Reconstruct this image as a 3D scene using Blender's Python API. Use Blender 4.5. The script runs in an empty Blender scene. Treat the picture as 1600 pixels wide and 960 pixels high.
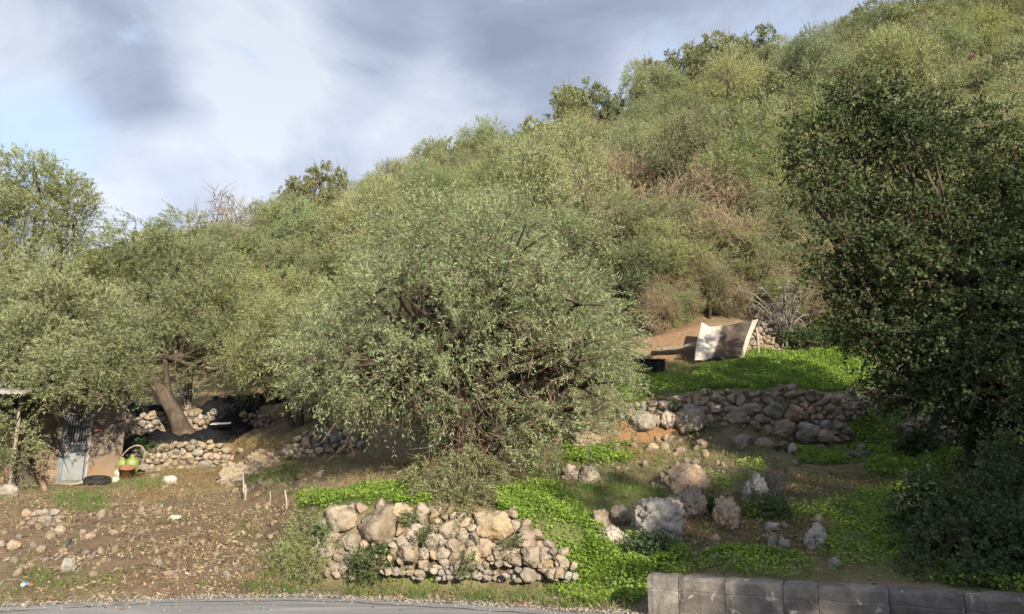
import bpy, math, random
import numpy as np

# ------------------------------------------------------------------ camera, sky, sun, exposure
scene = bpy.context.scene
COL = scene.collection
FPX, CAMZ, PITCH = 1180.0, 1.6, math.radians(11.8)
cam_data = bpy.data.cameras.new('camera')
cam_data.sensor_width = 36.0
cam_data.lens = 36.0 * FPX / 1600.0
cam_data.clip_end = 2000.0
cam = bpy.data.objects.new('camera', cam_data)
COL.objects.link(cam)
cam.location = (0, 0, CAMZ)
cam.rotation_euler = (math.pi / 2 + PITCH, 0, 0)
scene.camera = cam

SUN_AZ = math.radians(-24.0)     # sun stands behind the camera, this far to the left (negative: right)
SUN_EL = math.radians(21.0)
SUN_DIR = np.array([-math.sin(SUN_AZ) * math.cos(SUN_EL), -math.cos(SUN_AZ) * math.cos(SUN_EL), math.sin(SUN_EL)])
sun_data = bpy.data.lights.new('sun', 'SUN')
sun_data.energy = 4.7
sun_data.angle = math.radians(0.55)
sun_data.color = (1.0, 0.87, 0.68)
sun = bpy.data.objects.new('sun', sun_data)
COL.objects.link(sun)
sun.rotation_euler = (math.pi / 2 - SUN_EL, 0, -SUN_AZ)   # lamp looks along -SUN_DIR

scene.view_settings.view_transform = 'Standard'
scene.view_settings.look = 'None'
scene.view_settings.exposure = 1.15
scene.view_settings.gamma = 1.0
scene.view_settings.use_curve_mapping = False
scene.cycles.max_bounces = 6
scene.cycles.diffuse_bounces = 3
scene.cycles.glossy_bounces = 2
scene.cycles.transmission_bounces = 4
scene.cycles.transparent_max_bounces = 4
scene.cycles.use_denoising = True
scene.cycles.denoiser = 'OPENIMAGEDENOISE'
scene.cycles.denoising_input_passes = 'RGB_ALBEDO_NORMAL'
scene.cycles.denoising_prefilter = 'ACCURATE'
scene.cycles.use_adaptive_sampling = True
scene.cycles.adaptive_threshold = 0.02
scene.cycles.sample_clamp_indirect = 4.0

world = bpy.data.worlds.new('World')
scene.world = world
world.use_nodes = True
SKY_STRENGTH = 0.12


class NT:
    """tiny helper round a node tree"""
    def __init__(self, tree):
        self.t = tree
        tree.nodes.clear()

    def n(self, typ, **kw):
        nd = self.t.nodes.new(typ)
        ins = kw.pop('ins', {})
        for k, v in kw.items():
            setattr(nd, k, v)
        for k, v in ins.items():
            if hasattr(v, 'is_linked') or hasattr(v, 'links'):
                self.t.links.new(v, nd.inputs[k])
            else:
                nd.inputs[k].default_value = v
        return nd

    def math(self, op, a, b=0.0, clamp=False):
        nd = self.n('ShaderNodeMath', operation=op, use_clamp=clamp, ins={0: a, 1: b})
        return nd.outputs[0]

    def vmath(self, op, a, b=(0, 0, 0)):
        nd = self.n('ShaderNodeVectorMath', operation=op, ins={0: a, 1: b})
        return nd

    def mix(self, fac, a, b, blend='MIX'):
        nd = self.n('ShaderNodeMix', data_type='RGBA', blend_type=blend)
        for idx, v in ((0, fac), (6, a), (7, b)):
            if hasattr(v, 'is_linked'):
                self.t.links.new(v, nd.inputs[idx])
            else:
                nd.inputs[idx].default_value = v if idx == 0 else (tuple(v) + (1.0,))[:4]
        return nd.outputs[2]

    def ramp(self, fac, stops, interp='LINEAR'):
        nd = self.n('ShaderNodeValToRGB')
        cr = nd.color_ramp
        cr.interpolation = interp
        while len(cr.elements) > 1:
            cr.elements.remove(cr.elements[-1])
        cr.elements[0].position = stops[0][0]
        cr.elements[0].color = (tuple(stops[0][1]) + (1,))[:4]
        for p, c in stops[1:]:
            e = cr.elements.new(p)
            e.color = (tuple(c) + (1,))[:4]
        self.t.links.new(fac, nd.inputs[0])
        return nd.outputs[0]

    def noise(self, vec, scale, detail=4, rough=0.55, dist=0.0, out=0):
        nd = self.n('ShaderNodeTexNoise', ins={'Vector': vec, 'Scale': scale, 'Detail': detail, 'Roughness': rough, 'Distortion': dist})
        return nd.outputs[out]

    def link(self, a, b):
        self.t.links.new(a, b)


def px_ray(x, y):
    """direction of the ray through a pixel of the 1600x960 photograph"""
    a = (x - 800.0) / FPX
    b = (480.0 - y) / FPX
    c, s = math.cos(PITCH), math.sin(PITCH)
    return np.array([a, c - b * s, s + b * c])


def build_world():
    w = NT(world.node_tree)
    tc = w.n('ShaderNodeTexCoord')
    d = tc.outputs['Generated']
    sky = w.n('ShaderNodeTexSky', sky_type='NISHITA', sun_disc=False, sun_elevation=SUN_EL,
              sun_rotation=math.pi + SUN_AZ, altitude=100.0, air_density=1.0, dust_density=1.5, ozone_density=1.2)
    sep = w.n('ShaderNodeSeparateXYZ', ins={0: d})
    zz = w.math('ADD', w.math('MAXIMUM', sep.outputs[2], 0.0), 0.32)
    cx = w.math('DIVIDE', sep.outputs[0], zz)
    cy = w.math('DIVIDE', sep.outputs[1], zz)
    pv = w.n('ShaderNodeCombineXYZ', ins={0: cx, 1: cy, 2: 0.0}).outputs[0]
    pv1 = w.vmath('ADD', pv, (3.7, 1.9, 0.4)).outputs[0]
    n1 = w.noise(pv1, 1.3, 7, 0.5, 0.25)
    pv2 = w.vmath('ADD', pv, (-4.2, 7.3, 2.0)).outputs[0]
    n2 = w.noise(pv2, 2.6, 8, 0.58, 0.5)

    def blob(x, y, width):
        v = px_ray(x, y)
        v = v / np.linalg.norm(v)
        dp = w.vmath('DOT_PRODUCT', d, tuple(v)).outputs['Value']
        m = w.n('ShaderNodeMapRange', interpolation_type='SMOOTHSTEP',
                ins={0: dp, 1: math.cos(width), 2: 1.0, 3: 0.0, 4: 1.0})
        return m.outputs[0]
    # the clouds in view: dark bellies and bright edges where they stand in the sky
    dark = w.math('MULTIPLY', w.math('SUBTRACT', n1, 0.5), 2.4)
    for x, y, wd, k in ((190, 40, .15, .4), (190, 120, .08, .3), (1000, 10, .28, .35), (570, 60, .10, .3), (1200, -60, .35, .25), (850, 60, .15, .25), (760, 20, .3, .18)):
        dark = w.math('ADD', dark, w.math('MULTIPLY', blob(x, y, wd), k))
    for x, y, wd, k in ((70, 130, .12, -.35), (420, 60, .15, -.3), (330, 220, .22, -.3), (930, 140, .13, -.4), (690, 190, .14, -.25), (20, 60, .1, -.2)):
        dark = w.math('ADD', dark, w.math('MULTIPLY', blob(x, y, wd), k))
    dark = w.math('ADD', dark, 0.55, True)
    dark = w.math('ADD', w.math('MULTIPLY', w.math('SUBTRACT', n2, .5), 2.0), dark, True)
    k = 1.0 / SKY_STRENGTH

    def c(r, g, b):
        return (r * k, g * k, b * k)
    cloud = w.ramp(dark, [(0.0, c(.345, .37, .42)), (0.3, c(.275, .305, .37)), (0.6, c(.20, .23, .30)), (1.0, c(.14, .168, .228))])
    # clouds take the brightness of the sky they hang in: brighter towards the sun
    lum = w.n('ShaderNodeRGBToBW', ins={0: sky.outputs[0]}).outputs[0]
    gain = w.n('ShaderNodeMapRange', ins={0: w.math('MULTIPLY', lum, SKY_STRENGTH), 1: .25, 2: 1.6, 3: 1.0, 4: 2.6}).outputs[0]
    cloud = w.mix(1.0, cloud, w.n('ShaderNodeCombineXYZ', ins={0: gain, 1: gain, 2: gain}).outputs[0], 'MULTIPLY')
    cover = w.math('ADD', w.math('MULTIPLY', w.math('SUBTRACT', n2, 0.36), 9.0), 0.6, True)
    cover = w.math('SUBTRACT', cover, w.math('MULTIPLY', blob(60, 215, .085), .75), True)
    col = w.mix(cover, w.mix(0.35, sky.outputs[0], c(.40, .45, .52)), cloud)
    bg = w.n('ShaderNodeBackground', ins={'Color': col, 'Strength': SKY_STRENGTH})
    out = w.n('ShaderNodeOutputWorld')
    w.link(bg.outputs[0], out.inputs[0])


build_world()

# ------------------------------------------------------------------ helpers
RNG = np.random.default_rng(11)
random.seed(5)
CP, SP = math.cos(PITCH), math.sin(PITCH)


def P(x, y, Y):
    """world point seen at photograph pixel (x, y) at distance Y along the ground"""
    r = px_ray(x, y)
    return np.array([0, 0, CAMZ]) + r * (Y / r[1])


def Pz(x, y, z):
    r = px_ray(x, y)
    return np.array([0, 0, CAMZ]) + r * ((z - CAMZ) / r[2])


def to_px(pts):
    pts = np.asarray(pts, float)
    X, Y, Z = pts[..., 0], pts[..., 1], pts[..., 2] - CAMZ
    dep = np.maximum(Y * CP + Z * SP, 0.05)
    v = -Y * SP + Z * CP
    return 800 + FPX * X / dep, 480 - FPX * v / dep


def vnoise(x, y, z=0.0, seed=0):
    """value noise, vectorised, about -1..1"""
    x = np.asarray(x, float); y = np.asarray(y, float); z = np.asarray(z, float) + np.zeros_like(x)
    xi, yi, zi = np.floor(x).astype(np.int64), np.floor(y).astype(np.int64), np.floor(z).astype(np.int64)
    fx, fy, fz = x - xi, y - yi, z - zi
    fx, fy, fz = (f * f * (3 - 2 * f) for f in (fx, fy, fz))

    def h(a, b, c):
        n = (a * 374761393 + b * 668265263 + c * 2147483647 + seed * 144269504) & 0xFFFFFFFF
        n = ((n ^ (n >> 13)) * 1274126177) & 0xFFFFFFFF
        n = (n ^ (n >> 16)) & 0xFFFF
        return n / 32767.5 - 1.0
    r = 0
    for dz in (0, 1):
        wz = fz if dz else 1 - fz
        a = h(xi, yi, zi + dz) * (1 - fx) + h(xi + 1, yi, zi + dz) * fx
        b = h(xi, yi + 1, zi + dz) * (1 - fx) + h(xi + 1, yi + 1, zi + dz) * fx
        r = r + wz * (a * (1 - fy) + b * fy)
    return r


def fbm(x, y, z=0.0, oct=4, seed=0):
    r, a, s, t = 0, 1.0, 1.0, 0.0
    for i in range(oct):
        r = r + a * vnoise(np.asarray(x) * s, np.asarray(y) * s, np.asarray(z) * s, seed + i * 7)
        t += a
        a *= 0.5
        s *= 2.03
    return r / t


def link(o, parent=None):
    COL.objects.link(o)
    if parent is not None:
        o.parent = parent
    return o


def mesh_np(name, V, F, mat=None, smooth=False, attrs=None):
    V = np.ascontiguousarray(V, dtype=np.float32).reshape(-1, 3)
    me = bpy.data.meshes.new(name)
    me.vertices.add(len(V))
    me.vertices.foreach_set('co', V.ravel())
    Fs = F if isinstance(F, list) else [F]
    Fs = [np.asarray(f, dtype=np.int32) for f in Fs if len(f)]
    idx = np.concatenate([f.ravel() for f in Fs])
    tot = np.concatenate([np.full(len(f), f.shape[1], np.int32) for f in Fs])
    st = np.concatenate([[0], np.cumsum(tot)[:-1]]).astype(np.int32)
    me.loops.add(len(idx))
    me.loops.foreach_set('vertex_index', idx)
    me.polygons.add(len(tot))
    me.polygons.foreach_set('loop_start', st)
    me.polygons.foreach_set('use_smooth', np.full(len(tot), smooth, dtype=bool))
    me.update(calc_edges=True)
    for k, (typ, arr) in (attrs or {}).items():
        at = me.attributes.new(k, typ, 'POINT')
        if typ == 'FLOAT':
            at.data.foreach_set('value', np.ascontiguousarray(arr, np.float32).ravel())
        else:
            at.data.foreach_set('color', np.ascontiguousarray(arr, np.float32).ravel())
    if mat:
        me.materials.append(mat)
    return me


def obj(name, me, parent=None, loc=(0, 0, 0), rot=None, scale=None):
    o = bpy.data.objects.new(name, me)
    link(o, parent)
    o.location = tuple(float(q) for q in loc)
    if rot is not None:
        o.rotation_euler = rot
    if scale is not None:
        o.scale = scale
    return o


def tag(o, label=None, cat=None, group=None, kind=None):
    if label: o['label'] = label
    if cat: o['category'] = cat
    if group: o['group'] = group
    if kind: o['kind'] = kind
    return o


def thing(name, loc, label, cat, group=None, rot=None, scale=None):
    return tag(obj(name, None, None, loc, rot, scale), label, cat, group)


def structure(name, me):
    return tag(obj(name, me), kind='structure')


def nrm(v):
    v = np.asarray(v, float)
    return v / np.maximum(np.linalg.norm(v, axis=-1, keepdims=True), 1e-9)


def tube(path, radii, nseg=8, bump=0.0, seed=0, freq=2.0, cap=True):
    """closed tapered tube along a path: verts, quads, tris"""
    path = np.asarray(path, float)
    n = len(path)
    t = np.gradient(path, axis=0)
    t = nrm(t)
    ref = np.array([0.31, 0.95, 0.1])
    a = nrm(np.cross(t, ref))
    b = np.cross(t, a)
    ang = np.linspace(0, 2 * np.pi, nseg, endpoint=False)
    rad = np.asarray(radii, float)[:, None] * np.ones(nseg)
    if bump:
        ii = np.arange(n)[:, None] * np.ones(nseg)
        rad = rad * (1 + bump * vnoise(np.cos(ang)[None, :] * freq + seed, np.sin(ang)[None, :] * freq + ii * .12, ii * .33, seed)
                     + bump * .5 * np.sin(ang * 5 + ii * .35 + seed))
    V = path[:, None, :] + rad[..., None] * (np.cos(ang)[None, :, None] * a[:, None, :] + np.sin(ang)[None, :, None] * b[:, None, :])
    V = V.reshape(-1, 3)
    Q = []
    for i in range(n - 1):
        for k in range(nseg):
            k2 = (k + 1) % nseg
            Q.append((i * nseg + k, i * nseg + k2, (i + 1) * nseg + k2, (i + 1) * nseg + k))
    T = []
    if cap:
        V = np.vstack([V, path[:1], path[-1:]])
        c0, c1 = len(V) - 2, len(V) - 1
        for k in range(nseg):
            k2 = (k + 1) % nseg
            T.append((c0, k2, k))
            T.append((c1, (n - 1) * nseg + k, (n - 1) * nseg + k2))
    return V, np.array(Q, np.int32), np.array(T, np.int32).reshape(-1, 3)


def joinm(parts):
    """join (V, Q, T) pieces"""
    Vs, Qs, Ts, o = [], [], [], 0
    for V, Q, T in parts:
        Vs.append(V)
        if len(Q): Qs.append(np.asarray(Q) + o)
        if len(T): Ts.append(np.asarray(T) + o)
        o += len(V)
    return np.vstack(Vs), [np.vstack(Qs) if Qs else np.zeros((0, 4), int), np.vstack(Ts) if Ts else np.zeros((0, 3), int)]


def bezier(p0, p1, p2, n):
    t = np.linspace(0, 1, n)[:, None]
    return (1 - t) ** 2 * p0 + 2 * t * (1 - t) * p1 + t ** 2 * p2


def box(c, s, rz=0.0):
    c, s = np.asarray(c, float), np.asarray(s, float) / 2
    V = np.array([[x, y, z] for z in (-1, 1) for y in (-1, 1) for x in (-1, 1)], float) * s
    cs, sn = math.cos(rz), math.sin(rz)
    V[:, :2] = V[:, :2] @ np.array([[cs, sn], [-sn, cs]])
    F = np.array([(0, 2, 3, 1), (4, 5, 7, 6), (0, 1, 5, 4), (2, 6, 7, 3), (0, 4, 6, 2), (1, 3, 7, 5)])
    return V + c, F, np.zeros((0, 3), int)


def bevel(o, w, seg=2):
    m = o.modifiers.new('bevel', 'BEVEL')
    m.width = w
    m.segments = seg
    return o


# ------------------------------------------------------------------ materials
def new_mat(name):
    m = bpy.data.materials.new(name)
    m.use_nodes = True
    return m, NT(m.node_tree)


def finish(nt, col, rough=0.9, spec=0.2, bump=None, bstr=0.4, bdist=0.02, metallic=0.0):
    b = nt.n('ShaderNodeBsdfPrincipled', ins={'Roughness': rough, 'Specular IOR Level': spec, 'Metallic': metallic})
    if hasattr(col, 'is_linked'):
        nt.link(col, b.inputs['Base Color'])
    else:
        b.inputs['Base Color'].default_value = (tuple(col) + (1,))[:4]
    if bump is not None:
        bm = nt.n('ShaderNodeBump', ins={'Height': bump, 'Strength': bstr, 'Distance': bdist})
        nt.link(bm.outputs[0], b.inputs['Normal'])
    out = nt.n('ShaderNodeOutputMaterial')
    nt.link(b.outputs[0], out.inputs[0])
    return b


def leaf_mat(name, c_dark, c_mid, c_light, c_back, transl=0.3, rough=0.5, spec=0.25, shift=0.25, spatial=1.2):
    m, t = new_mat(name)
    at = t.n('ShaderNodeAttribute', attribute_name='v')
    g = t.n('ShaderNodeNewGeometry')
    oi = t.n('ShaderNodeObjectInfo')
    sp = t.noise(g.outputs['Position'], spatial, 2, 0.5)
    f = t.math('ADD', t.math('MULTIPLY', at.outputs['Fac'], 0.55), t.math('MULTIPLY', t.math('SUBTRACT', sp, 0.28), 0.9), True)
    col = t.ramp(f, [(0.1, c_dark), (0.5, c_mid), (0.95, c_light)])
    bk = t.math('MULTIPLY', g.outputs['Backfacing'], 0.75)
    col = t.mix(bk, col, c_back)
    hs = t.n('ShaderNodeHueSaturation', ins={
        'Hue': t.math('ADD', 0.5, t.math('MULTIPLY', t.math('SUBTRACT', oi.outputs['Random'], 0.5), 0.05 * shift / .25)),
        'Saturation': t.math('ADD', 1.0, t.math('MULTIPLY', t.math('SUBTRACT', t.math('FRACT', t.math('MULTIPLY', oi.outputs['Random'], 17.3)), 0.5), shift)),
        'Value': t.math('ADD', 1.0, t.math('MULTIPLY', t.math('SUBTRACT', t.math('FRACT', t.math('MULTIPLY', oi.outputs['Random'], 7.7)), 0.5), shift * 1.2)),
        'Color': col})
    b = t.n('ShaderNodeBsdfPrincipled', ins={'Base Color': hs.outputs[0], 'Roughness': rough, 'Specular IOR Level': spec})
    tr = t.n('ShaderNodeBsdfTranslucent', ins={'Color': t.mix(0.5, hs.outputs[0], tuple(x * y for x, y in zip(c_light, (1.1, 1.25, .7))))})
    mx = t.n('ShaderNodeMixShader', ins={0: transl, 1: b.outputs[0], 2: tr.outputs[0]})
    out = t.n('ShaderNodeOutputMaterial')
    t.link(mx.outputs[0], out.inputs[0])
    return m


M = {}
M['olive'] = leaf_mat('olive_leaf', (.072, .09, .036), (.18, .206, .088), (.335, .36, .165), (.29, .315, .18), 0.3, shift=.28, spec=.15)
M['olive_cool'] = leaf_mat('olive_leaf_cool', (.055, .075, .028), (.14, .172, .07), (.29, .33, .15), (.255, .285, .165), 0.25, spec=.15)
M['olive_yellow'] = leaf_mat('olive_leaf_yellow', (.11, .135, .04), (.225, .26, .08), (.36, .39, .15), (.33, .35, .19), 0.33, shift=.3)
M['carob'] = leaf_mat('carob_leaf', (.02, .036, .013), (.04, .066, .022), (.085, .125, .045), (.07, .09, .047), 0.22, rough=.55, spec=.15)
M['oak'] = leaf_mat('oak_leaf', (.07, .09, .03), (.14, .165, .06), (.23, .25, .10), (.18, .20, .11), 0.28)
M['bush_dark'] = leaf_mat('dark_bush_leaf', (.03, .046, .015), (.06, .086, .027), (.125, .165, .055), (.09, .115, .055), 0.25, rough=.55, spec=.2)
M['bush'] = leaf_mat('bush_leaf', (.04, .065, .025), (.075, .115, .04), (.13, .18, .06), (.12, .15, .08), 0.25)
M['clover'] = leaf_mat('clover_leaf', (.08, .135, .025), (.17, .275, .05), (.275, .39, .085), (.18, .275, .07), 0.33, rough=.6, spec=.1, shift=.1, spatial=1.6)
M['grass'] = leaf_mat('grass_blade', (.05, .10, .02), (.10, .18, .035), (.19, .27, .06), (.12, .20, .05), 0.35, rough=.6, spec=.15, shift=.1, spatial=.8)
M['straw'] = leaf_mat('straw_blade', (.13, .11, .06), (.24, .19, .10), (.38, .31, .17), (.26, .21, .12), 0.25, rough=.7, spec=.1, shift=.1)
M['litter'] = leaf_mat('leaf_litter', (.105, .075, .05), (.225, .168, .115), (.48, .40, .30), (.26, .2, .14), 0.1, rough=.8, spec=.1, shift=.1, spatial=2.0)


def bark_mat(name, c0, c1, c2):
    m, t = new_mat(name)
    tc = t.n('ShaderNodeTexCoord').outputs['Object']
    sc = t.vmath('MULTIPLY', tc, (1, 1, .35)).outputs[0]
    n1 = t.noise(sc, 9, 6, .65, .4)
    n2 = t.noise(tc, 2.2, 3, .5)
    col = t.mix(t.ramp(n2, [(.35, (0, 0, 0)), (.65, (1, 1, 1))]), t.ramp(n1, [(.3, c0), (.6, c1)]), t.ramp(n1, [(.3, c1), (.65, c2)]))
    finish(t, col, .95, .1, n1, .9, .04)
    return m


M['bark'] = bark_mat('olive_bark', (.028, .022, .017), (.065, .051, .04), (.13, .105, .082))
M['bark_grey'] = bark_mat('grey_dead_bark', (.10, .088, .078), (.19, .17, .15), (.30, .275, .25))
M['twig'] = bark_mat('brown_twig', (.085, .055, .038), (.17, .12, .085), (.27, .20, .15))
M['twig_pink'] = bark_mat('pinkish_dry_twig', (.13, .085, .06), (.25, .18, .13), (.36, .28, .20))


def stone_mat(name, c_lo, c_mid, c_hi, lich=(.36, .35, .32), dark=(.055, .05, .045), lich_amt=.5, dark_amt=.45, bstr=.8):
    m, t = new_mat(name)
    oi = t.n('ShaderNodeObjectInfo')
    tc = t.n('ShaderNodeTexCoord').outputs['Object']
    off = t.n('ShaderNodeCombineXYZ', ins={0: t.math('MULTIPLY', oi.outputs['Random'], 37.0), 1: t.math('MULTIPLY', oi.outputs['Random'], 91.0), 2: 0.0}).outputs[0]
    p = t.vmath('ADD', tc, off).outputs[0]
    n1 = t.noise(p, 4.5, 6, .65)
    n2 = t.noise(p, 8.5, 5, .68)
    n3 = t.noise(p, 7, 5, .7, .6)
    v = t.n('ShaderNodeTexVoronoi', ins={'Vector': p, 'Scale': 26.0}).outputs['Distance']
    col = t.ramp(n1, [(.3, c_lo), (.5, c_mid), (.72, c_hi)])
    col = t.mix(t.math('MULTIPLY', t.ramp(n3, [(.52, (0, 0, 0)), (.66, (1, 1, 1))]), lich_amt), col, lich)
    col = t.mix(t.math('MULTIPLY', t.ramp(n2, [(.53, (0, 0, 0)), (.68, (1, 1, 1))]), dark_amt), col, dark)
    hs = t.n('ShaderNodeHueSaturation', ins={'Color': col,
             'Saturation': t.math('ADD', .8, t.math('MULTIPLY', t.math('FRACT', t.math('MULTIPLY', oi.outputs['Random'], 13.1)), .45)),
             'Value': t.math('ADD', .8, t.math('MULTIPLY', t.math('FRACT', t.math('MULTIPLY', oi.outputs['Random'], 5.3)), .38))})
    hgt = t.math('ADD', t.math('ADD', t.math('MULTIPLY', n2, .7), n1), t.math('MULTIPLY', v, .35))
    finish(t, hs.outputs[0], .95, .15, hgt, bstr * .7, .045)
    return m


M['stone'] = stone_mat('limestone', (.135, .108, .08), (.225, .188, .145), (.335, .295, .235))
M['stone_warm'] = stone_mat('warm_limestone', (.155, .12, .08), (.245, .198, .138), (.335, .285, .21), dark_amt=.4)
M['stone_grey'] = stone_mat('grey_limestone', (.13, .118, .102), (.21, .195, .172), (.305, .29, .265))
M['stone_karst'] = stone_mat('pitted_limestone', (.165, .147, .125), (.265, .243, .212), (.38, .358, .32), lich=(.42, .40, .365), lich_amt=.7, dark_amt=.9, bstr=.9)
M['stone_brown'] = stone_mat('brown_limestone', (.17, .125, .09), (.275, .215, .165), (.38, .315, .25), lich_amt=.35)


def plain(name, c0, c1, scale=6.0, rough=.85, spec=.2, bstr=.3, bdist=.02, metallic=0.0):
    m, t = new_mat(name)
    tc = t.n('ShaderNodeTexCoord').outputs['Object']
    n1 = t.noise(tc, scale, 6, .65)
    finish(t, t.ramp(n1, [(.32, c0), (.68, c1)]), rough, spec, n1, bstr, bdist, metallic)
    return m


M['net'] = plain('black_net', (.004, .004, .006), (.014, .014, .018), 40, .9, .15, .8, .02)
M['rubber'] = plain('black_rubber', (.012, .012, .012), (.03, .029, .028), 20, .75)
M['terracotta'] = plain('terracotta', (.17, .08, .045), (.27, .14, .085), 12)
M['white_stone'] = plain('white_stone', (.27, .25, .21), (.43, .405, .36), 9, bstr=.6)
M['green_plastic'] = plain('green_plastic', (.10, .14, .04), (.24, .29, .10), 7, .6, .3)
M['hoop'] = plain('weathered_hoop', (.15, .13, .095), (.27, .24, .18), 15)
M['sheet_white'] = plain('white_sheet', (.60, .58, .54), (.74, .72, .68), 6, .8)
M['wood_white'] = plain('bleached_wood', (.26, .24, .215), (.44, .415, .38), 14, .9)
M['wood_grey'] = plain('grey_wood', (.20, .17, .14), (.36, .32, .27), 14, .9)
M['metal_blue'] = plain('blue_grey_metal', (.07, .09, .11), (.13, .155, .175), 4, .55, .4, .1)
M['metal_light'] = plain('light_grey_metal', (.10, .115, .125), (.17, .185, .19), 5, .5, .4, .1)
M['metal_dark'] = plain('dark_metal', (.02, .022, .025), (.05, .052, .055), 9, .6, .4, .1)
M['brick'] = plain('red_brick', (.25, .12, .08), (.38, .2, .14), 20)
M['cement_sheet'] = plain('cement_sheet', (.19, .185, .18), (.31, .30, .285), 5)
M['litter_red'] = plain('red_wrapper', (.35, .05, .03), (.5, .1, .06), 8, .5)
M['litter_blue'] = plain('blue_wrapper', (.05, .12, .42), (.12, .22, .6), 8, .5)
M['litter_white'] = plain('white_wrapper', (.6, .6, .6), (.75, .75, .75), 8, .5)
M['earth_wall'] = plain('red_earth_bank', (.20, .115, .07), (.36, .24, .16), 5, .95, .1, .8, .06)


def stucco_mat():
    m, t = new_mat('stained_render')
    tc = t.n('ShaderNodeTexCoord').outputs['Object']
    n1 = t.noise(tc, 1.6, 7, .65, .3)
    n2 = t.noise(tc, 14, 5, .7)
    col = t.ramp(n1, [(.3, (.075, .062, .052)), (.5, (.14, .118, .10)), (.7, (.22, .18, .145))])
    col = t.mix(t.math('MULTIPLY', n2, .35), col, (.10, .08, .065))
    sep = t.n('ShaderNodeSeparateXYZ', ins={0: tc})
    rise = t.math('ADD', sep.outputs[2], t.math('MULTIPLY', t.math('SUBTRACT', n1, .5), 1.6))
    sun_foot = t.ramp(t.math('MULTIPLY', rise, .7, True), [(.0, (1, 1, 1)), (.75, (0, 0, 0))])   # ochre sunlight on the lower wall, put into the colour
    col = t.mix(t.math('MULTIPLY', sun_foot, .6), col, (.30, .19, .095))
    finish(t, col, .95, .1, t.math('ADD', n2, n1), .5, .03)
    return m


M['stucco'] = stucco_mat()


def tarp_mat():
    m, t = new_mat('striped_tarpaulin')
    at = t.n('ShaderNodeAttribute', attribute_name='v')
    g = t.n('ShaderNodeTexCoord').outputs['Object']
    n1 = t.noise(g, 3.0, 6, .65)
    n2 = t.noise(g, 11.0, 4, .6)
    f = t.math('ADD', at.outputs['Fac'], t.math('MULTIPLY', t.math('SUBTRACT', n2, .5), .03))
    brown = t.ramp(n1, [(.3, (.035, .028, .024)), (.55, (.07, .055, .046)), (.75, (.125, .10, .084))])
    white = t.ramp(n1, [(.3, (.30, .27, .23)), (.6, (.45, .415, .36))])
    msk = t.ramp(f, [(0, (1, 1, 1)), (.34, (1, 1, 1)), (.40, (0, 0, 0)), (.905, (0, 0, 0)), (.925, (.85, .85, .85)), (1, (.85, .85, .85))])
    finish(t, t.mix(msk, brown, white), .85, .15, n2, .3, .03)
    return m


M['tarp'] = tarp_mat()


def concrete_mat():
    m, t = new_mat('weathered_concrete')
    oi = t.n('ShaderNodeObjectInfo')
    g = t.n('ShaderNodeNewGeometry').outputs['Position']
    p = t.vmath('ADD', g, t.n('ShaderNodeCombineXYZ', ins={0: t.math('MULTIPLY', oi.outputs['Random'], 9.0), 1: 0.0, 2: 0.0}).outputs[0]).outputs[0]
    n1 = t.noise(p, 2.6, 7, .7, .3)
    n2 = t.noise(p, 11, 5, .65)
    n3 = t.noise(t.vmath('MULTIPLY', p, (6, 6, 1.2)).outputs[0], 2.0, 4, .6)
    v = t.noise(p, 5.5, 4, .6, .8)
    col = t.ramp(n1, [(.3, (.045, .041, .037)), (.5, (.14, .128, .115)), (.7, (.29, .268, .24))])
    col = t.mix(t.math('MULTIPLY', n3, .5), col, (.10, .092, .085))
    col = t.mix(t.math('MULTIPLY', t.ramp(v, [(.62, (0, 0, 0)), (.67, (1, 1, 1))]), .75), col, (.42, .40, .32))
    hs = t.n('ShaderNodeHueSaturation', ins={'Color': col, 'Value': t.math('ADD', .8, t.math('MULTIPLY', oi.outputs['Random'], .5))})
    finish(t, hs.outputs[0], .95, .15, t.math('ADD', n1, n2), .7, .03)
    return m


M['concrete'] = concrete_mat()


def asphalt_mat():
    m, t = new_mat('worn_asphalt')
    g = t.n('ShaderNodeNewGeometry').outputs['Position']
    n1 = t.noise(g, .9, 6, .7)
    n2 = t.noise(g, 55, 3, .7)
    st = t.noise(t.vmath('MULTIPLY', g, (.35, 2.6, 1)).outputs[0], 1.6, 5, .65, .4)
    col = t.ramp(st, [(.3, (.17, .17, .172)), (.52, (.25, .248, .245)), (.72, (.38, .375, .365))])
    col = t.mix(t.math('MULTIPLY', t.ramp(n2, [(.45, (0, 0, 0)), (.65, (1, 1, 1))]), .45), col, (.12, .118, .115))
    col = t.mix(t.math('MULTIPLY', t.ramp(n1, [(.55, (0, 0, 0)), (.7, (1, 1, 1))]), .3), col, (.20, .18, .155))
    finish(t, col, .9, .2, n2, .5, .012)
    return m


M['asphalt'] = asphalt_mat()


def ground_mat():
    m, t = new_mat('hillside_earth')
    g = t.n('ShaderNodeNewGeometry').outputs['Position']
    at = t.n('ShaderNodeAttribute', attribute_name='tint')
    n1 = t.noise(g, 3.2, 6, .7)
    n2 = t.noise(g, 24, 5, .75)
    n3 = t.noise(g, .8, 5, .6)
    col = t.mix(t.ramp(n1, [(.35, (0, 0, 0)), (.7, (.75, .75, .75))]), at.outputs['Color'], t.mix(1.0, at.outputs['Color'], (.55, .52, .5), 'MULTIPLY'))
    col = t.mix(t.ramp(n2, [(.55, (0, 0, 0)), (.72, (.55, .55, .55))]), col, (.30, .235, .17))
    col = t.mix(t.ramp(n3, [(.5, (0, 0, 0)), (.72, (.35, .35, .35))]), col, (.22, .145, .095))
    finish(t, col, .97, .08, t.math('ADD', n2, t.math('MULTIPLY', n1, 2.0)), .9, .05)
    return m


M['ground'] = ground_mat()

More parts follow.
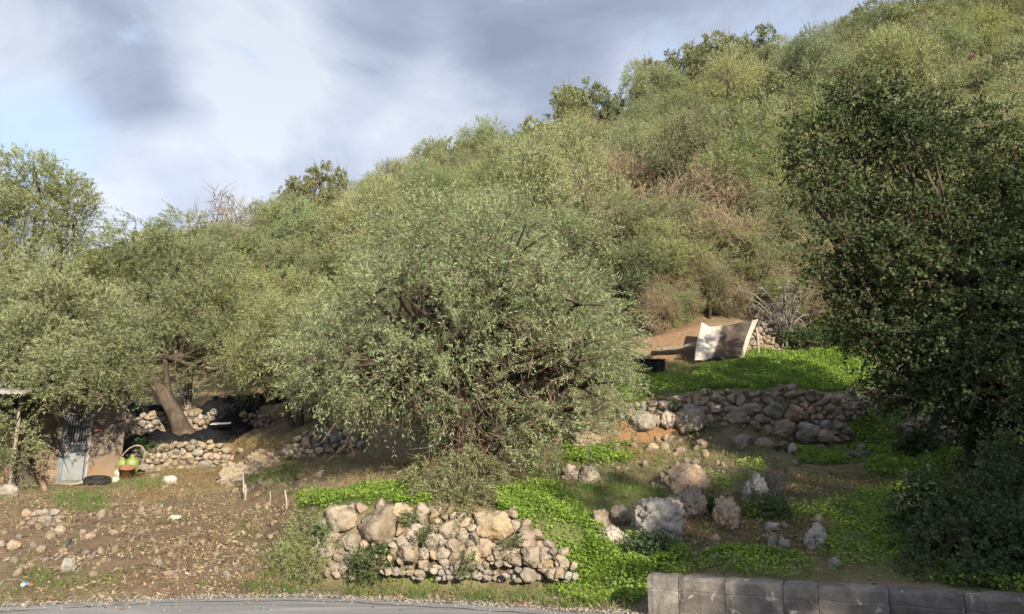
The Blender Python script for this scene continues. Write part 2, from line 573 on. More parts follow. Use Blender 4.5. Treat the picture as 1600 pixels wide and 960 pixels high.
# ------------------------------------------------------------------ the lie of the land
# each row: photograph column, then (distance, height) of verge, foot and head of the three terrace steps, foot of the hill
COLS = [
    (-500, (9.4, 0), (11, .3), (12.5, .55), (16, .85), (21, 1.08), (26, 1.15), (29, 1.5), (29.6, 2.3), (34, 2.6)),
    (0, (9.5, 0), (11, .3), (12.5, .55), (16, .85), (21, 1.08), (25.4, 1.12), (27.6, 1.6), (28, 2.5), (34, 3.2)),
    (185, (9.8, 0), (11, .3), (12.5, .52), (16, .87), (23.4, 1.2), (24.3, 1.9), (27, 2.55), (27.35, 3.4), (33, 4.2)),
    (230, (9.86, 0), (11, .3), (12.5, .5), (17, .95), (24, 1.32), (24.35, 2.2), (27, 2.6), (27.35, 3.45), (33, 4.3)),
    (370, (10.0, 0), (11, .3), (12.5, .5), (17, 1.1), (24, 1.6), (24.4, 2.25), (27, 2.75), (27.35, 3.55), (33, 4.9)),
    (430, (10.02, 0), (10.9, .25), (12.2, .5), (16, 1.2), (19.6, 1.75), (21, 2.1), (26.6, 2.95), (27, 3.6), (33, 5.2)),
    (500, (10.0, 0), (10.42, .05), (10.68, .98), (15, 1.4), (19, 1.73), (19.35, 2.42), (26, 3.3), (26.5, 3.9), (33, 6.0)),
    (640, (9.8, 0), (10.36, .0), (10.64, 1.07), (14, 1.35), (19, 1.9), (19.4, 2.5), (25, 3.4), (25.5, 4.0), (33, 7.3)),
    (760, (9.55, 0), (10.36, .0), (10.64, 1.05), (14, 1.37), (18, 2.0), (18.4, 2.6), (24, 4.0), (24.5, 4.4), (33, 8.5)),
    (850, (9.35, 0), (10.2, .03), (10.55, .87), (13.6, 1.3), (17.2, 2.0), (17.6, 2.65), (22.4, 4.2), (22.9, 4.6), (32.4, 8.9)),
    (960, (9.1, 0), (9.7, .1), (10.9, .62), (13, 1.15), (17, 2.1), (17.4, 2.92), (22, 4.45), (22.5, 5.0), (32, 9.6)),
    (1100, (8.3, .08), (9.5, .35), (11.5, .9), (13.5, 1.3), (17, 2.1), (17.4, 3.1), (22.3, 4.75), (22.8, 5.8), (32, 10.6)),
    (1250, (8.2, .1), (9.5, .36), (12.5, 1.1), (14.5, 1.5), (17, 2.05), (17.4, 3.2), (23, 5.1), (23.6, 5.9), (32, 11.5)),
    (1330, (7.9, .1), (9.5, .4), (12.5, 1.1), (14.5, 1.5), (16.4, 1.95), (17.4, 2.95), (23, 5.2), (23.6, 5.9), (32, 12.0)),
    (1450, (7.5, .1), (9.3, .4), (12.5, 1.1), (14.2, 1.45), (16.5, 2.0), (16.9, 2.75), (23, 5.4), (23.5, 6.0), (32, 12.6)),
    (1600, (7.2, .1), (9, .4), (12.5, 1.2), (14, 1.5), (16, 2.0), (16.4, 2.8), (23, 5.6), (23.5, 6.2), (32, 13.3)),
    (2300, (7.0, .1), (9, .5), (12.5, 1.3), (14, 1.7), (16, 2.2), (16.4, 3.0), (23, 6.2), (23.5, 6.8), (32, 15.3)),
]
CU = np.array([(c[0] - 800) / FPX for c in COLS])
KY = np.array([[k[0] for k in c[1:]] for c in COLS], float)
KZ = np.array([[k[1] for k in c[1:]] for c in COLS], float)
far = []
for u in CU:
    zr = 24.1 + 20.3 * u
    far.append(((60.0, zr), (72.0, zr + 3.2), (100.0, zr + 3.5), (400.0, zr - 25.0)))
KY = np.hstack([KY, np.array([[p[0] for p in f] for f in far])])
KZ = np.hstack([KZ, np.array([[p[1] for p in f] for f in far])])


def H(X, Y, rough=True):
    X, Y = np.broadcast_arrays(np.asarray(X, float), np.asarray(Y, float))
    shp = X.shape
    X, Y = X.ravel(), Y.ravel()
    u = np.clip(X / np.maximum(Y, 6.0), CU[0], CU[-1] - 1e-6)
    i = np.clip(np.searchsorted(CU, u, 'right') - 1, 0, len(CU) - 2)
    t = (u - CU[i]) / (CU[i + 1] - CU[i])
    yk = KY[i] * (1 - t)[:, None] + KY[i + 1] * t[:, None]
    zk = KZ[i] * (1 - t)[:, None] + KZ[i + 1] * t[:, None]
    z = np.where(Y > yk[:, 0] - 1.0, zk[:, 0] * np.clip(Y - yk[:, 0] + 1.0, 0, 1), 0.0)
    for j in range(yk.shape[1] - 1):
        m = Y >= yk[:, j]
        w = np.clip((Y - yk[:, j]) / (yk[:, j + 1] - yk[:, j]), 0, 1)
        z = np.where(m, zk[:, j] * (1 - w) + zk[:, j + 1] * w, z)
    if rough:
        amp = np.clip((Y - yk[:, 0]) / 1.2, 0, 1)
        z = z + amp * (.10 * fbm(X * .8, Y * .8, 0, 3, 3) + .035 * fbm(X * 4, Y * 4, 0, 3, 9))
    return z.reshape(shp)


def ground_px(x, y, y0=7.0, y1=60.0):
    """point of the ground seen at a pixel"""
    r = px_ray(x, y)
    Ys = np.arange(y0, y1, .03)
    pts = np.array([0, 0, CAMZ]) + r[None, :] * (Ys / r[1])[:, None]
    hit = np.nonzero(H(pts[:, 0], pts[:, 1]) >= pts[:, 2])[0]
    k = hit[0] if len(hit) else len(Ys) - 1
    p = pts[k].copy()
    p[2] = float(H(p[0], p[1]))
    return p


def in_poly(x, y, poly):
    poly = np.asarray(poly, float)
    ins = np.zeros(np.shape(x), bool)
    x0, y0 = poly[-1]
    for x1, y1 in poly:
        c = ((y1 > y) != (y0 > y)) & (x < (x0 - x1) * (y - y1) / (y0 - y1 + 1e-12) + x1)
        ins ^= c
        x0, y0 = x1, y1
    return ins


CLOVER = [   # the patches of bright clover, as seen in the photograph, and how thick they grow
    ([(455, 770), (520, 768), (600, 755), (660, 760), (668, 800), (630, 790), (560, 795), (505, 800), (470, 790)], 1.0),
    ([(765, 765), (870, 762), (895, 785), (930, 815), (935, 850), (890, 862), (850, 835), (790, 800)], 1.0),
    ([(880, 855), (1000, 845), (1035, 870), (1015, 905), (1005, 945), (930, 945), (870, 930), (865, 895)], .9),
    ([(955, 600), (1060, 588), (1120, 572), (1180, 550), (1385, 545), (1390, 605), (1300, 612), (1240, 604), (1100, 612), (975, 630)], 1.0),
    ([(1325, 650), (1410, 632), (1420, 700), (1520, 700), (1505, 745), (1380, 752), (1340, 722), (1240, 725), (1250, 700), (1320, 700)], 1.0),
    ([(1270, 785), (1420, 758), (1440, 905), (1280, 900), (1300, 830)], .62),
    ([(1020, 868), (1130, 865), (1270, 870), (1290, 905), (1010, 900)], .42),
    ([(1545, 690), (2100, 690), (2100, 745), (1545, 745)], 1.0),
    ([(1440, 760), (2200, 750), (2200, 1000), (1450, 905)], .5),
    ([(1085, 745), (1200, 722), (1195, 745), (1110, 775)], .45),
    ([(1160, 790), (1300, 785), (1290, 810), (1170, 815)], .35),
    ([(620, 905), (690, 905), (690, 918), (620, 918)], .8),
    ([(870, 700), (985, 690), (985, 720), (890, 725)], .55),
    ([(990, 840), (1060, 838), (1060, 868), (990, 868)], .6),
    ([(1040, 650), (1110, 655), (1120, 675), (1060, 680)], .4),
]
GRASS = [
    ([(860, 760), (1050, 755), (1050, 795), (880, 795)], .9),
    ([(360, 725), (480, 715), (470, 752), (380, 755)], .7),
    ([(90, 770), (175, 780), (165, 805), (95, 795)], .7),
    ([(380, 905), (560, 900), (900, 915), (1010, 930), (1010, 955), (700, 938), (380, 928)], .55),
    ([(20, 895), (190, 885), (170, 925), (20, 930)], .6),
    ([(980, 575), (1385, 545), (1390, 605), (1100, 612), (980, 625)], .8),
    ([(380, 835), (500, 830), (520, 905), (430, 910)], .4),
    ([(1100, 770), (1280, 700), (1400, 740), (1290, 905), (1020, 905)], .25),
    ([(820, 690), (1000, 690), (1000, 760), (800, 760)], .35),
    ([(960, 700), (1300, 690), (1300, 740), (960, 745)], .3),
    ([(150, 745), (260, 742), (260, 765), (150, 768)], .5),
]
EARTH_SUN = [([(0, 770), (480, 770), (500, 850), (440, 930), (0, 930)], (.205, .148, .1)),
       ([(1060, 770), (1300, 760), (1300, 870), (1090, 870)], (.15, .085, .055)),
       ([(1200, 730), (1400, 745), (1380, 775), (1210, 770)], (.15, .08, .055)),
       ([(960, 630), (1060, 625), (1030, 720), (960, 720)], (.30, .17, .085)),  # warm sunlight on the earth, put into its colour
       ([(250, 690), (560, 680), (480, 720), (330, 765), (200, 790)], (.25, .165, .085)),  # earth of the track, with the sunlit streak along it put into the tint
       ([(1020, 500), (1110, 500), (1110, 590), (1000, 590)], (.24, .155, .10)),
       ([(300, 590), (440, 590), (440, 640), (300, 640)], (.32, .24, .15)),  # paler tint stands in for sun on the terrace earth
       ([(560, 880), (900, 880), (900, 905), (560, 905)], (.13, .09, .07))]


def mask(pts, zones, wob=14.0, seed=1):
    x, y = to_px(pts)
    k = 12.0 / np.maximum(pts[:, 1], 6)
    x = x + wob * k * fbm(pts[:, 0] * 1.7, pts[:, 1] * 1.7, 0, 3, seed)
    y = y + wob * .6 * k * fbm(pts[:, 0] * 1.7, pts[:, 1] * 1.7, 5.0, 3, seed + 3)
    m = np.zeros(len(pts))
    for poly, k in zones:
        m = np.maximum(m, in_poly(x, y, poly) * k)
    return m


def build_ground():
    us = np.linspace(-1.75, 1.75, 440)
    ys = np.concatenate([np.linspace(-120, -10, 12), np.linspace(-8, 7.2, 14), np.arange(7.4, 28.5, .085), np.arange(28.7, 66, .55), np.linspace(67, 130, 16), [180, 260, 390]])
    W = np.maximum(np.abs(ys), 13.0)
    X = us[None, :] * W[:, None]
    Y = np.repeat(ys[:, None], len(us), 1)
    Z = H(X, Y)
    V = np.stack([X, Y, Z], -1).reshape(-1, 3)
    n, mcol = len(ys), len(us)
    i = np.arange(n - 1)[:, None] * mcol + np.arange(mcol - 1)[None, :]
    F = np.stack([i, i + 1, i + 1 + mcol, i + mcol], -1).reshape(-1, 4)
    base = np.array([.20, .165, .105])
    dry = np.array([.29, .235, .15])
    w = np.clip(.5 + .9 * fbm(V[:, 0] * .5, V[:, 1] * .5, 0, 3, 21), 0, 1)[:, None]
    tint = base * (1 - w) + dry * w
    vis = V[:, 1] > 6
    for poly, c in EARTH_SUN:
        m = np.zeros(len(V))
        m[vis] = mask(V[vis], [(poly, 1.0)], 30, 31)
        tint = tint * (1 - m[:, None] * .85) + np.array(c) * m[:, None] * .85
    m = np.zeros(len(V))
    m[vis] = np.maximum(mask(V[vis], CLOVER, 16, 1), .7 * mask(V[vis], GRASS, 20, 5))
    tint = tint * (1 - m[:, None] * .75) + np.array([.10, .165, .035]) * m[:, None] * .75
    rgba = np.hstack([tint, np.ones((len(V), 1))])
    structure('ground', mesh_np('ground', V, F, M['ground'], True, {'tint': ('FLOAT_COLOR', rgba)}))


build_ground()

ROAD_EDGE = [(-900, 962), (-300, 955), (0, 946), (150, 938), (300, 931), (480, 930), (620, 936), (800, 946), (960, 957), (1100, 966), (1500, 985), (2200, 1010)]


def build_road():
    e = np.array([Pz(x, y, 0.02) for x, y in ROAD_EDGE])
    xs = np.arange(e[0, 0], e[-1, 0], .06)
    ye = np.interp(xs, e[:, 0], e[:, 1]) + .07 * fbm(xs * 1.6, xs * 0, 0, 4, 4) + .03 * fbm(xs * 7, xs * 0, 0, 2, 6)
    rows = [1.0, .985, .93, .8, .6, .3, 0]
    V, F = [], []
    V.append(np.stack([xs, ye + .03, np.full_like(xs, -.03)], 1))
    for r in rows:
        V.append(np.stack([xs, -1.5 + (ye + 1.5) * r, np.full_like(xs, .016 if r < 1 else .008)], 1))
    V = np.vstack(V)
    n = len(xs)
    i = np.arange(len(rows))[:, None] * n + np.arange(n - 1)[None, :]
    F = np.stack([i, i + n, i + n + 1, i + 1], -1).reshape(-1, 4)
    structure('road', mesh_np('road', V, F, M['asphalt'], True))
    # the sunken seam that runs along the outer strip of asphalt
    yc = ye - .42 - .05 * np.sin(xs * .8)
    k = (xs > -8) & (xs < 3)
    xs2, yc2 = xs[k], yc[k]
    V = np.vstack([np.stack([xs2, yc2 - .012 - .01 * vnoise(xs2 * 9, xs2 * 0, 0, 2), np.full_like(xs2, .020)], 1),
                   np.stack([xs2, yc2 + .012 + .01 * vnoise(xs2 * 9, xs2 * 0, 0, 8), np.full_like(xs2, .020)], 1)])
    n = len(xs2)
    i = np.arange(n - 1)
    structure('road_seam', mesh_np('road_seam', V, np.stack([i, i + 1, i + 1 + n, i + n], -1), M['metal_dark']))


build_road()

# ------------------------------------------------------------------ parapet of concrete blocks beside the road
def build_parapet():
    h = .43
    a, b = Pz(1010, 899, h), Pz(1600, 934, h)
    d = (b - a) / np.linalg.norm(b - a)
    nrmv = np.array([-d[1], d[0], 0])           # away from the road
    root = thing('parapet', (a[0], a[1], 0), 'low parapet of dark lichen-stained concrete blocks along the road edge', 'parapet')
    xs = [1010, 1058, 1131, 1222, 1277, 1388, 1506, 1625, 1745, 1870]
    s = []
    for x in xs:
        px = (x - 800) / FPX
        # where the vertical plane through this column meets the line of the wall
        q = px / CP
        best = min(np.linspace(0, 9, 9001), key=lambda t: abs(to_px(a + d * t)[0] - x))
        s.append(best)
    ang = math.atan2(d[1], d[0])
    for k in range(len(s) - 1):
        L = s[k + 1] - s[k] - .006
        th = .34
        # rounded coping profile: z, y
        prof = [(0, -.06), (0, h * .62), (.012, h * .66), (.008, h * .68), (.012, h * .90), (.04, h * .975), (.09, h), (th - .08, h), (th - .03, h * .97), (th, h * .88), (th, -.06)]
        dz = random.uniform(-.008, .008)
        dy = random.uniform(-.012, .012)
        nx = max(3, int(L / .05))
        V, Q = [], []
        xx = np.linspace(0, L, nx)
        for p in prof:
            for x in xx:
                e = min(x, L - x)
                ins = .012 if e < .001 else 0
                V.append((x, p[0] + dy + ins, p[1] + dz - ins * (p[1] > .2)))
        V = np.array(V)
        V[:, 1] += .02 * fbm(V[:, 0] * 8 + k * 5, V[:, 2] * 8, V[:, 1] * 8, 3, 4) + .02 * np.clip(fbm(V[:, 0] * 5 + k * 3, V[:, 2] * 5, V[:, 1] * 5, 2, 19) - .25, 0, 1)
        V[:, 2] += .010 * vnoise(V[:, 0] * 7 + k * 5, V[:, 2] * 7, V[:, 1] * 7, 14) * (V[:, 2] > .1)
        m = len(prof)
        for i in range(m - 1):
            for j in range(nx - 1):
                Q.append((i * nx + j, i * nx + j + 1, (i + 1) * nx + j + 1, (i + 1) * nx + j))
        ends = [tuple(i * nx for i in range(m)), tuple((m - 1 - i) * nx + nx - 1 for i in range(m))]
        me = mesh_np('concrete_block', V, [np.array(Q), np.array(ends)], M['concrete'], False)
        o = obj('concrete_block', me, root, (d[0] * (s[k] + .003), d[1] * (s[k] + .003), 0), (0, 0, ang))


build_parapet()

# ------------------------------------------------------------------ dry stone walls
def power_cells(seeds, wts, pad=60):
    """cells of a weighted Voronoi diagram, as polygons"""
    cells = []
    S = np.asarray(seeds, float)
    Wt = np.asarray(wts, float)
    for i in range(len(S)):
        c = S[i]
        poly = [c + np.array(q) * pad for q in ((-1, -1), (1, -1), (1, 1), (-1, 1))]
        dd = np.sum((S - c) ** 2, 1)
        for j in np.argsort(dd)[1:26]:
            n = S[j] - c
            L = n @ n
            if L < 1e-9: continue
            t = .5 + (Wt[i] - Wt[j]) / (2 * L)
            mid = c + n * t
            new = []
            for k in range(len(poly)):
                p, q = poly[k], poly[(k + 1) % len(poly)]
                dp, dq = (p - mid) @ n, (q - mid) @ n
                if dp <= 0: new.append(p)
                if (dp < 0 < dq) or (dq < 0 < dp):
                    new.append(p + (q - p) * dp / (dp - dq))
            poly = new
            if len(poly) < 3: break
        cells.append(np.array(poly) if len(poly) >= 3 else None)
    return cells


def resample(poly, n):
    p = np.vstack([poly, poly[:1]])
    L = np.concatenate([[0], np.cumsum(np.linalg.norm(np.diff(p, axis=0), axis=1))])
    t = np.linspace(0, L[-1], n, endpoint=False)
    return np.stack([np.interp(t, L, p[:, 0]), np.interp(t, L, p[:, 1])], 1)


def stone_mesh(poly, depth, mat, n=14, seed=0):
    """blocky weathered stone from its outline (x, z, metres, centred on 0), its face towards -y"""
    rg = np.random.default_rng(seed)
    nx = np.roll(poly, -1, 0)
    k = rg.uniform(.06, .16)
    poly = np.stack([poly * (1 - k) + nx * k, poly * k + nx * (1 - k)], 1).reshape(-1, 2)
    poly = resample(poly, n)
    r = math.sqrt(np.mean(np.sum(poly ** 2, 1)))
    d = nrm(poly)
    poly = poly * (1 + .17 * fbm(d[:, 0] * 1.6 + seed * 3.7, d[:, 1] * 1.6, 0, 3, seed))[:, None]
    prof = [(.80, .9), (.97, .35), (1.0, -.1), (.97, -.45), (.86, -.76), (.58, -.93), (.28, -.99)]
    V = []
    for s, dp in prof:
        V.append(np.stack([poly[:, 0] * s, np.full(n, dp * depth), poly[:, 1] * s], 1))
    V = np.vstack(V + [np.array([[0, .9 * depth, 0], [0, -1.0 * depth, 0]])])
    for _ in range(9):                      # broken facets
        f = nrm(np.array([rg.normal(), -abs(rg.normal()) * .9 - .2, rg.normal()]))
        ext = np.max(V @ f)
        c = ext * rg.uniform(.55, .9)
        V = V - np.clip(V @ f - c, 0, None)[:, None] * f[None, :] * .85
    q = V / r
    V = V + nrm(V) * (.10 * r * fbm(q[:, 0] * 2.1 + seed * 3.1, q[:, 1] * 2.1, q[:, 2] * 2.1, 3, seed))[:, None]
    m = len(prof)
    Q = [(i * n + k, (i + 1) * n + k, (i + 1) * n + (k + 1) % n, i * n + (k + 1) % n) for i in range(m - 1) for k in range(n)]
    b, f = len(V) - 2, len(V) - 1
    T = [(b, k, (k + 1) % n) for k in range(n)] + [(f, (m - 1) * n + (k + 1) % n, (m - 1) * n + k) for k in range(n)]
    return mesh_np('stone', V, [np.array(Q), np.array(T)], mat, False)


def ico(sub):
    import bmesh
    bm = bmesh.new()
    bmesh.ops.create_icosphere(bm, subdivisions=sub, radius=1.0)
    V = np.array([v.co[:] for v in bm.verts])
    F = np.array([[v.index for v in f.verts] for f in bm.faces])
    bm.free()
    return V, F


ICO = {k: ico(k) for k in (2, 3, 4, 5)}


def rock_mesh(seed, sub, mat, pits=.18, jag=.3, flat=True):
    V, F = ICO[sub]
    rg = np.random.default_rng(seed)
    V = V.copy()
    for _ in range(7):                                   # chop facets off
        n = nrm(rg.normal(size=3))
        dcut = rg.uniform(.62, .9)
        d = V @ n
        V = V - np.clip(d - dcut, 0, None)[:, None] * n[None, :] * .9
    s = seed * 1.7
    V = V * (1 + jag * fbm(V[:, 0] * 1.3 + s, V[:, 1] * 1.3, V[:, 2] * 1.3, 3, seed))[:, None]
    if pits:
        a = 1 - np.abs(fbm(V[:, 0] * 3.2 + s, V[:, 1] * 3.2, V[:, 2] * 3.2, 4, seed + 40)) * 2.6
        V = V * (1 - pits * np.clip(a, 0, 1) ** 2 - pits * .35 * np.clip(1 - np.abs(fbm(V[:, 0] * 7 + s, V[:, 1] * 7, V[:, 2] * 7, 3, seed + 9)) * 3, 0, 1) + .07 * fbm(V[:, 0] * 10 + s, V[:, 1] * 10, V[:, 2] * 10, 3, seed + 3))[:, None]
    return mesh_np('boulder', V, F, mat, True)


def wall_boulder(hw, hh, depth, mat, seed):
    me = rock_mesh(seed, 4, mat, .14, .34)
    V = np.array([v.co[:] for v in me.vertices])
    e0, e1 = V.min(0), V.max(0)
    V = (V - (e0 + e1) / 2) * np.array([2.12 * hw, 2 * depth, 2.12 * hh]) / (e1 - e0)
    me.vertices.foreach_set('co', V.astype(np.float32).ravel())
    me.update()
    return me


def stone_wall(label, poly, ydist, big, size, mats, seed, yfoot, batter=.3, jit=.35, depth_k=.75, name='dry_stone_wall', group=None, jy=0.05, embed=.1):
    """stones fill the outline `poly` (photograph pixels); ydist: (column, distance) pairs; big: (x, y, radius) boulders laid in it"""
    rg = np.random.default_rng(seed)
    pl = np.asarray(poly, float)
    lo, hi = pl.min(0) - size * 1.6, pl.max(0) + size * 1.6
    S, W = [(b[0], b[1]) for b in big], [b[2] ** 2 for b in big]
    asp = rg.uniform(1.15, 1.45)
    nx = int((hi[0] - lo[0]) / size) + 1
    ny = int((hi[1] - lo[1]) / (size * .78)) + 1
    for j in range(ny):
        for i in range(nx):
            x = lo[0] + (i + .5 * (j % 2) + rg.uniform(-.48, .48)) * size
            y = lo[1] + (j + rg.uniform(-.4, .4)) * size * .78
            if any((x - b[0]) ** 2 + (y - b[1]) ** 2 < (b[2] * 1.12) ** 2 for b in big): continue
            S.append((x, y))
            W.append((size * .5 * rg.uniform(.1, 1.45)) ** 2)
    cells = power_cells(np.array(S) * np.array([1, asp]), W, 2.2 * size + max([b[2] for b in big] + [0]) * 1.4)
    cells = [None if c is None else c / np.array([1, asp]) for c in cells]
    yx, yy = zip(*ydist)
    mid = pl.mean(0)
    pc = P(mid[0], yfoot, float(np.interp(mid[0], yx, yy)))
    pc[2] = float(H(pc[0], pc[1]))
    root = thing(name, pc, label, 'stone wall' if 'wall' in name else 'stones', group)
    for k, c in enumerate(cells):
        if c is None or not in_poly(np.array([S[k][0]]), np.array([S[k][1]]), pl)[0]: continue
        cen = c.mean(0)
        Yd = float(np.interp(cen[0], yx, yy)) + batter * np.clip((yfoot - cen[1]) / 100.0, -.1, 1.2) + rg.uniform(-jy, jy) + embed
        p = P(cen[0], cen[1], Yd)
        sc = (Yd * CP + (p[2] - CAMZ) * SP) / FPX
        loc = (c - cen) * sc * 1.05
        loc[:, 1] *= -1
        loc = loc[::-1]
        r = math.sqrt(np.mean(np.sum(loc ** 2, 1)))
        mt = mats[int(rg.integers(len(mats)))]
        if k < len(big) and big[k][2] > 9:
            wid, hei = (np.ptp(loc[:, 0]) / 2, np.ptp(loc[:, 1]) / 2)
            obj('stone', wall_boulder(wid, hei, r * .85, M[mt], int(rg.integers(1000))), root, p - pc, (rg.uniform(-.2, .2), rg.uniform(-.25, .25), rg.uniform(-.2, .2)))
            continue
        o = obj('stone', stone_mesh(loc, r * depth_k * rg.uniform(.8, 1.15), M[mt], 26 if r > .2 else 14, int(rg.integers(1000))), root, p - pc,
                (rg.uniform(-.12, .12), rg.uniform(-.03, .03), rg.uniform(-.15, .15)))
    return root


GREY = ['stone', 'stone', 'stone_grey', 'stone_brown']
WARM = ['stone_warm', 'stone', 'stone_grey', 'stone_brown', 'stone']
stone_wall('dry stone retaining wall of large pale boulders facing the road, below the big olive',
           [(495, 812), (520, 795), (560, 785), (640, 786), (672, 792), (740, 802), (800, 795), (830, 830), (880, 855), (900, 880), (880, 896), (700, 882), (610, 884), (560, 905), (505, 895), (478, 868)],
           [(470, 10.45), (640, 10.35), (760, 10.35), (850, 10.2), (900, 10.05)],
           [(535, 818, 26), (588, 822, 31), (627, 803, 18), (656, 803, 17), (775, 826, 26), (700, 828, 15), (722, 838, 12), (742, 868, 17), (648, 838, 14), (640, 866, 16), (672, 848, 12), (714, 852, 12), (760, 858, 14), (786, 865, 14), (545, 845, 14), (520, 840, 12), (510, 858, 12), (820, 845, 14), (830, 872, 16), (660, 868, 12), (690, 866, 10), (806, 855, 10)],
           14, ['stone', 'stone_warm', 'stone', 'stone_brown', 'stone'], 3, 900, embed=-.06)
stone_wall('row of small loose grey stones along the foot of the roadside wall',
           [(600, 886), (700, 886), (800, 888), (880, 890), (905, 898), (900, 910), (700, 905), (600, 900)],
           [(600, 10.2), (760, 10.2), (900, 10.02)], [(788, 887, 9), (826, 897, 12), (862, 899, 10), (745, 897, 9)], 11, ['stone_grey', 'stone_grey', 'stone'], 7, 908, .4, .42, name='stone_row', jy=.1, embed=.05)
stone_wall('long dry stone terrace wall below the upper green lawn',
           [(962, 635), (1000, 628), (1060, 618), (1110, 612), (1180, 612), (1230, 606), (1285, 612), (1312, 632), (1325, 660), (1335, 690), (1290, 694), (1240, 680), (1180, 672), (1110, 670), (1040, 668), (965, 660)],
           [(960, 16.95), (1100, 16.95), (1250, 16.9), (1335, 16.35)],
           [(1005, 658, 19), (1072, 655, 24), (1048, 657, 14), (1150, 650, 13), (1207, 643, 14), (1238, 646, 14), (1228, 668, 18), (1265, 676, 17), (1290, 684, 10), (1172, 640, 12), (1190, 655, 10), (1120, 640, 9)],
           12.5, GREY + ['stone_brown'], 12, 690)
stone_wall('mossy dry stone wall beside the hut and the leaning hoop',
           [(196, 705), (225, 702), (280, 692), (330, 690), (358, 692), (372, 712), (385, 728), (340, 742), (280, 745), (225, 742), (196, 736)],
           [(190, 23.4), (230, 23.85), (390, 23.85)], [(352, 704, 7), (318, 726, 9), (295, 712, 7)], 10.5, WARM, 21, 742)
stone_wall('low dry stone wall behind the black net and leaning olive trunk',
           [(180, 652), (210, 648), (262, 646), (300, 645), (335, 640), (340, 655), (320, 672), (262, 682), (220, 682), (185, 685)],
           [(180, 26.8), (400, 26.85)], [], 9, WARM, 25, 682)
stone_wall('low dry stone wall running out of the draped black net',
           [(372, 646), (420, 643), (480, 645), (505, 648), (500, 662), (440, 668), (380, 672)],
           [(370, 26.7), (430, 26.4), (520, 25.8)], [], 9.5, WARM, 29, 672)
stone_wall('tumbled dry stone wall on the slope left of the big olive',
           [(432, 712), (455, 690), (480, 674), (530, 668), (565, 672), (570, 700), (540, 708), (490, 716), (450, 720)],
           [(430, 19.4), (500, 18.85), (570, 18.85)], [(452, 706, 11), (478, 692, 8), (500, 684, 7)], 12, WARM, 33, 720)
stone_wall('dark dry stone wall behind the leaning bleached plank',
           [(1405, 668), (1440, 655), (1500, 648), (1540, 650), (1560, 672), (1550, 698), (1470, 704), (1415, 700)],
           [(1400, 16.35), (1450, 16.4), (1600, 15.9)], [(1462, 692, 15), (1480, 672, 10)], 12, ['stone_brown', 'stone_grey', 'stone'], 37, 705)
stone_wall('small heap of lit stones in the earth bank near the hut',
           [(28, 812), (40, 800), (60, 794), (85, 796), (102, 806), (95, 822), (60, 832), (35, 830)],
           [(20, 12.9), (110, 13.1)], [], 11, WARM, 41, 832, name='stone_heap')
stone_wall('stone wall in shade behind the hanging tarpaulin',
           [(1165, 515), (1195, 508), (1225, 515), (1225, 545), (1180, 550), (1160, 548)],
           [(1150, 22.6), (1250, 22.9)], [], 9, GREY, 43, 550)

# ------------------------------------------------------------------ boulders and rocks
def boulder(x, yb, w, h, label, mat, seed, big=True, sink=.25, Y=None, name='boulder', rot=0.0, dk=.85, pits=None, group=None):
    """w, h: photograph size in pixels; yb: where its foot meets the ground"""
    if Y is None:
        g = ground_px(x, yb)
    else:
        g = P(x, yb, Y)
    dep = g[1] * CP + (g[2] - CAMZ) * SP
    sc = dep / FPX
    ww, hh = w * sc, h * sc
    sub = 5 if w > 40 else (4 if w > 20 else 3)
    me = rock_mesh(seed, sub, M[mat], (.27 if big else .14) if pits is None else pits)
    V = np.array([v.co[:] for v in me.vertices])
    e0, e1 = V.min(0), V.max(0)
    hfull = hh / (1 - sink)
    sx, sz = ww / (e1[0] - e0[0]), hfull / (e1[2] - e0[2])
    sy = (ww * .5 + hh * .5) * dk / (e1[1] - e0[1])
    V = (V - (e0 + e1) / 2) * np.array([sx, sy, sz])
    me.vertices.foreach_set('co', V.astype(np.float32).ravel())
    me.update()
    o = obj(name, me, None, (g[0], g[1] + sy * .35, g[2] + hfull / 2 - hfull * sink), (0, 0, rot))
    return tag(o, label, 'rock', group)


boulder(1034, 852, 88, 72, 'largest white pitted boulder with black lichen, on the bank behind the parapet', 'stone_karst', 101)
boulder(1081, 808, 54, 50, 'grey upright boulder just above the largest pitted boulder', 'stone', 102)
boulder(1067, 766, 100, 46, 'broad pinkish rock outcrop on the middle of the bank', 'stone_brown', 103, sink=.4)
boulder(1138, 826, 46, 48, 'reddish brown boulder half dug out of bare earth', 'stone_brown', 104)
boulder(1184, 792, 48, 52, 'tall narrow grey boulder beside a dry grey shrub', 'stone_grey', 105)
boulder(963, 856, 66, 32, 'low hollowed boulder with dark pits under two small boulders', 'stone_karst', 106)
boulder(938, 828, 32, 30, 'small rounded boulder at the edge of the bright clover', 'stone', 107, False)
boulder(973, 822, 38, 32, 'small flat-topped boulder between the clover and the pitted boulder', 'stone', 108, False)
boulder(1276, 858, 36, 40, 'jagged grey boulder near the dark bush', 'stone_karst', 109)
boulder(1207, 830, 28, 14, 'flat pale rock lying on brown earth', 'stone_grey', 110, False)
boulder(1207, 856, 15, 17, 'small pointed pale rock, partner of a wider one beside it', 'stone_grey', 111, False)
boulder(1227, 859, 20, 18, 'small wedge-shaped pale rock beside a pointed one', 'stone_grey', 112, False)
boulder(1305, 887, 24, 16, 'pale rounded rock in the weeds just above the parapet', 'stone_grey', 113, False)
boulder(890, 752, 34, 28, 'brown rock joined to a paler rock below the lit clover', 'stone_brown', 114)
boulder(921, 755, 38, 30, 'pale pinkish rock leaning on a brown rock below the lit clover', 'stone', 115)
boulder(1162, 704, 40, 26, 'grey rounded boulder below the terrace wall', 'stone', 116)
boulder(1196, 702, 32, 18, 'low brownish boulder below the terrace wall, next to a grey one', 'stone_brown', 117, False)
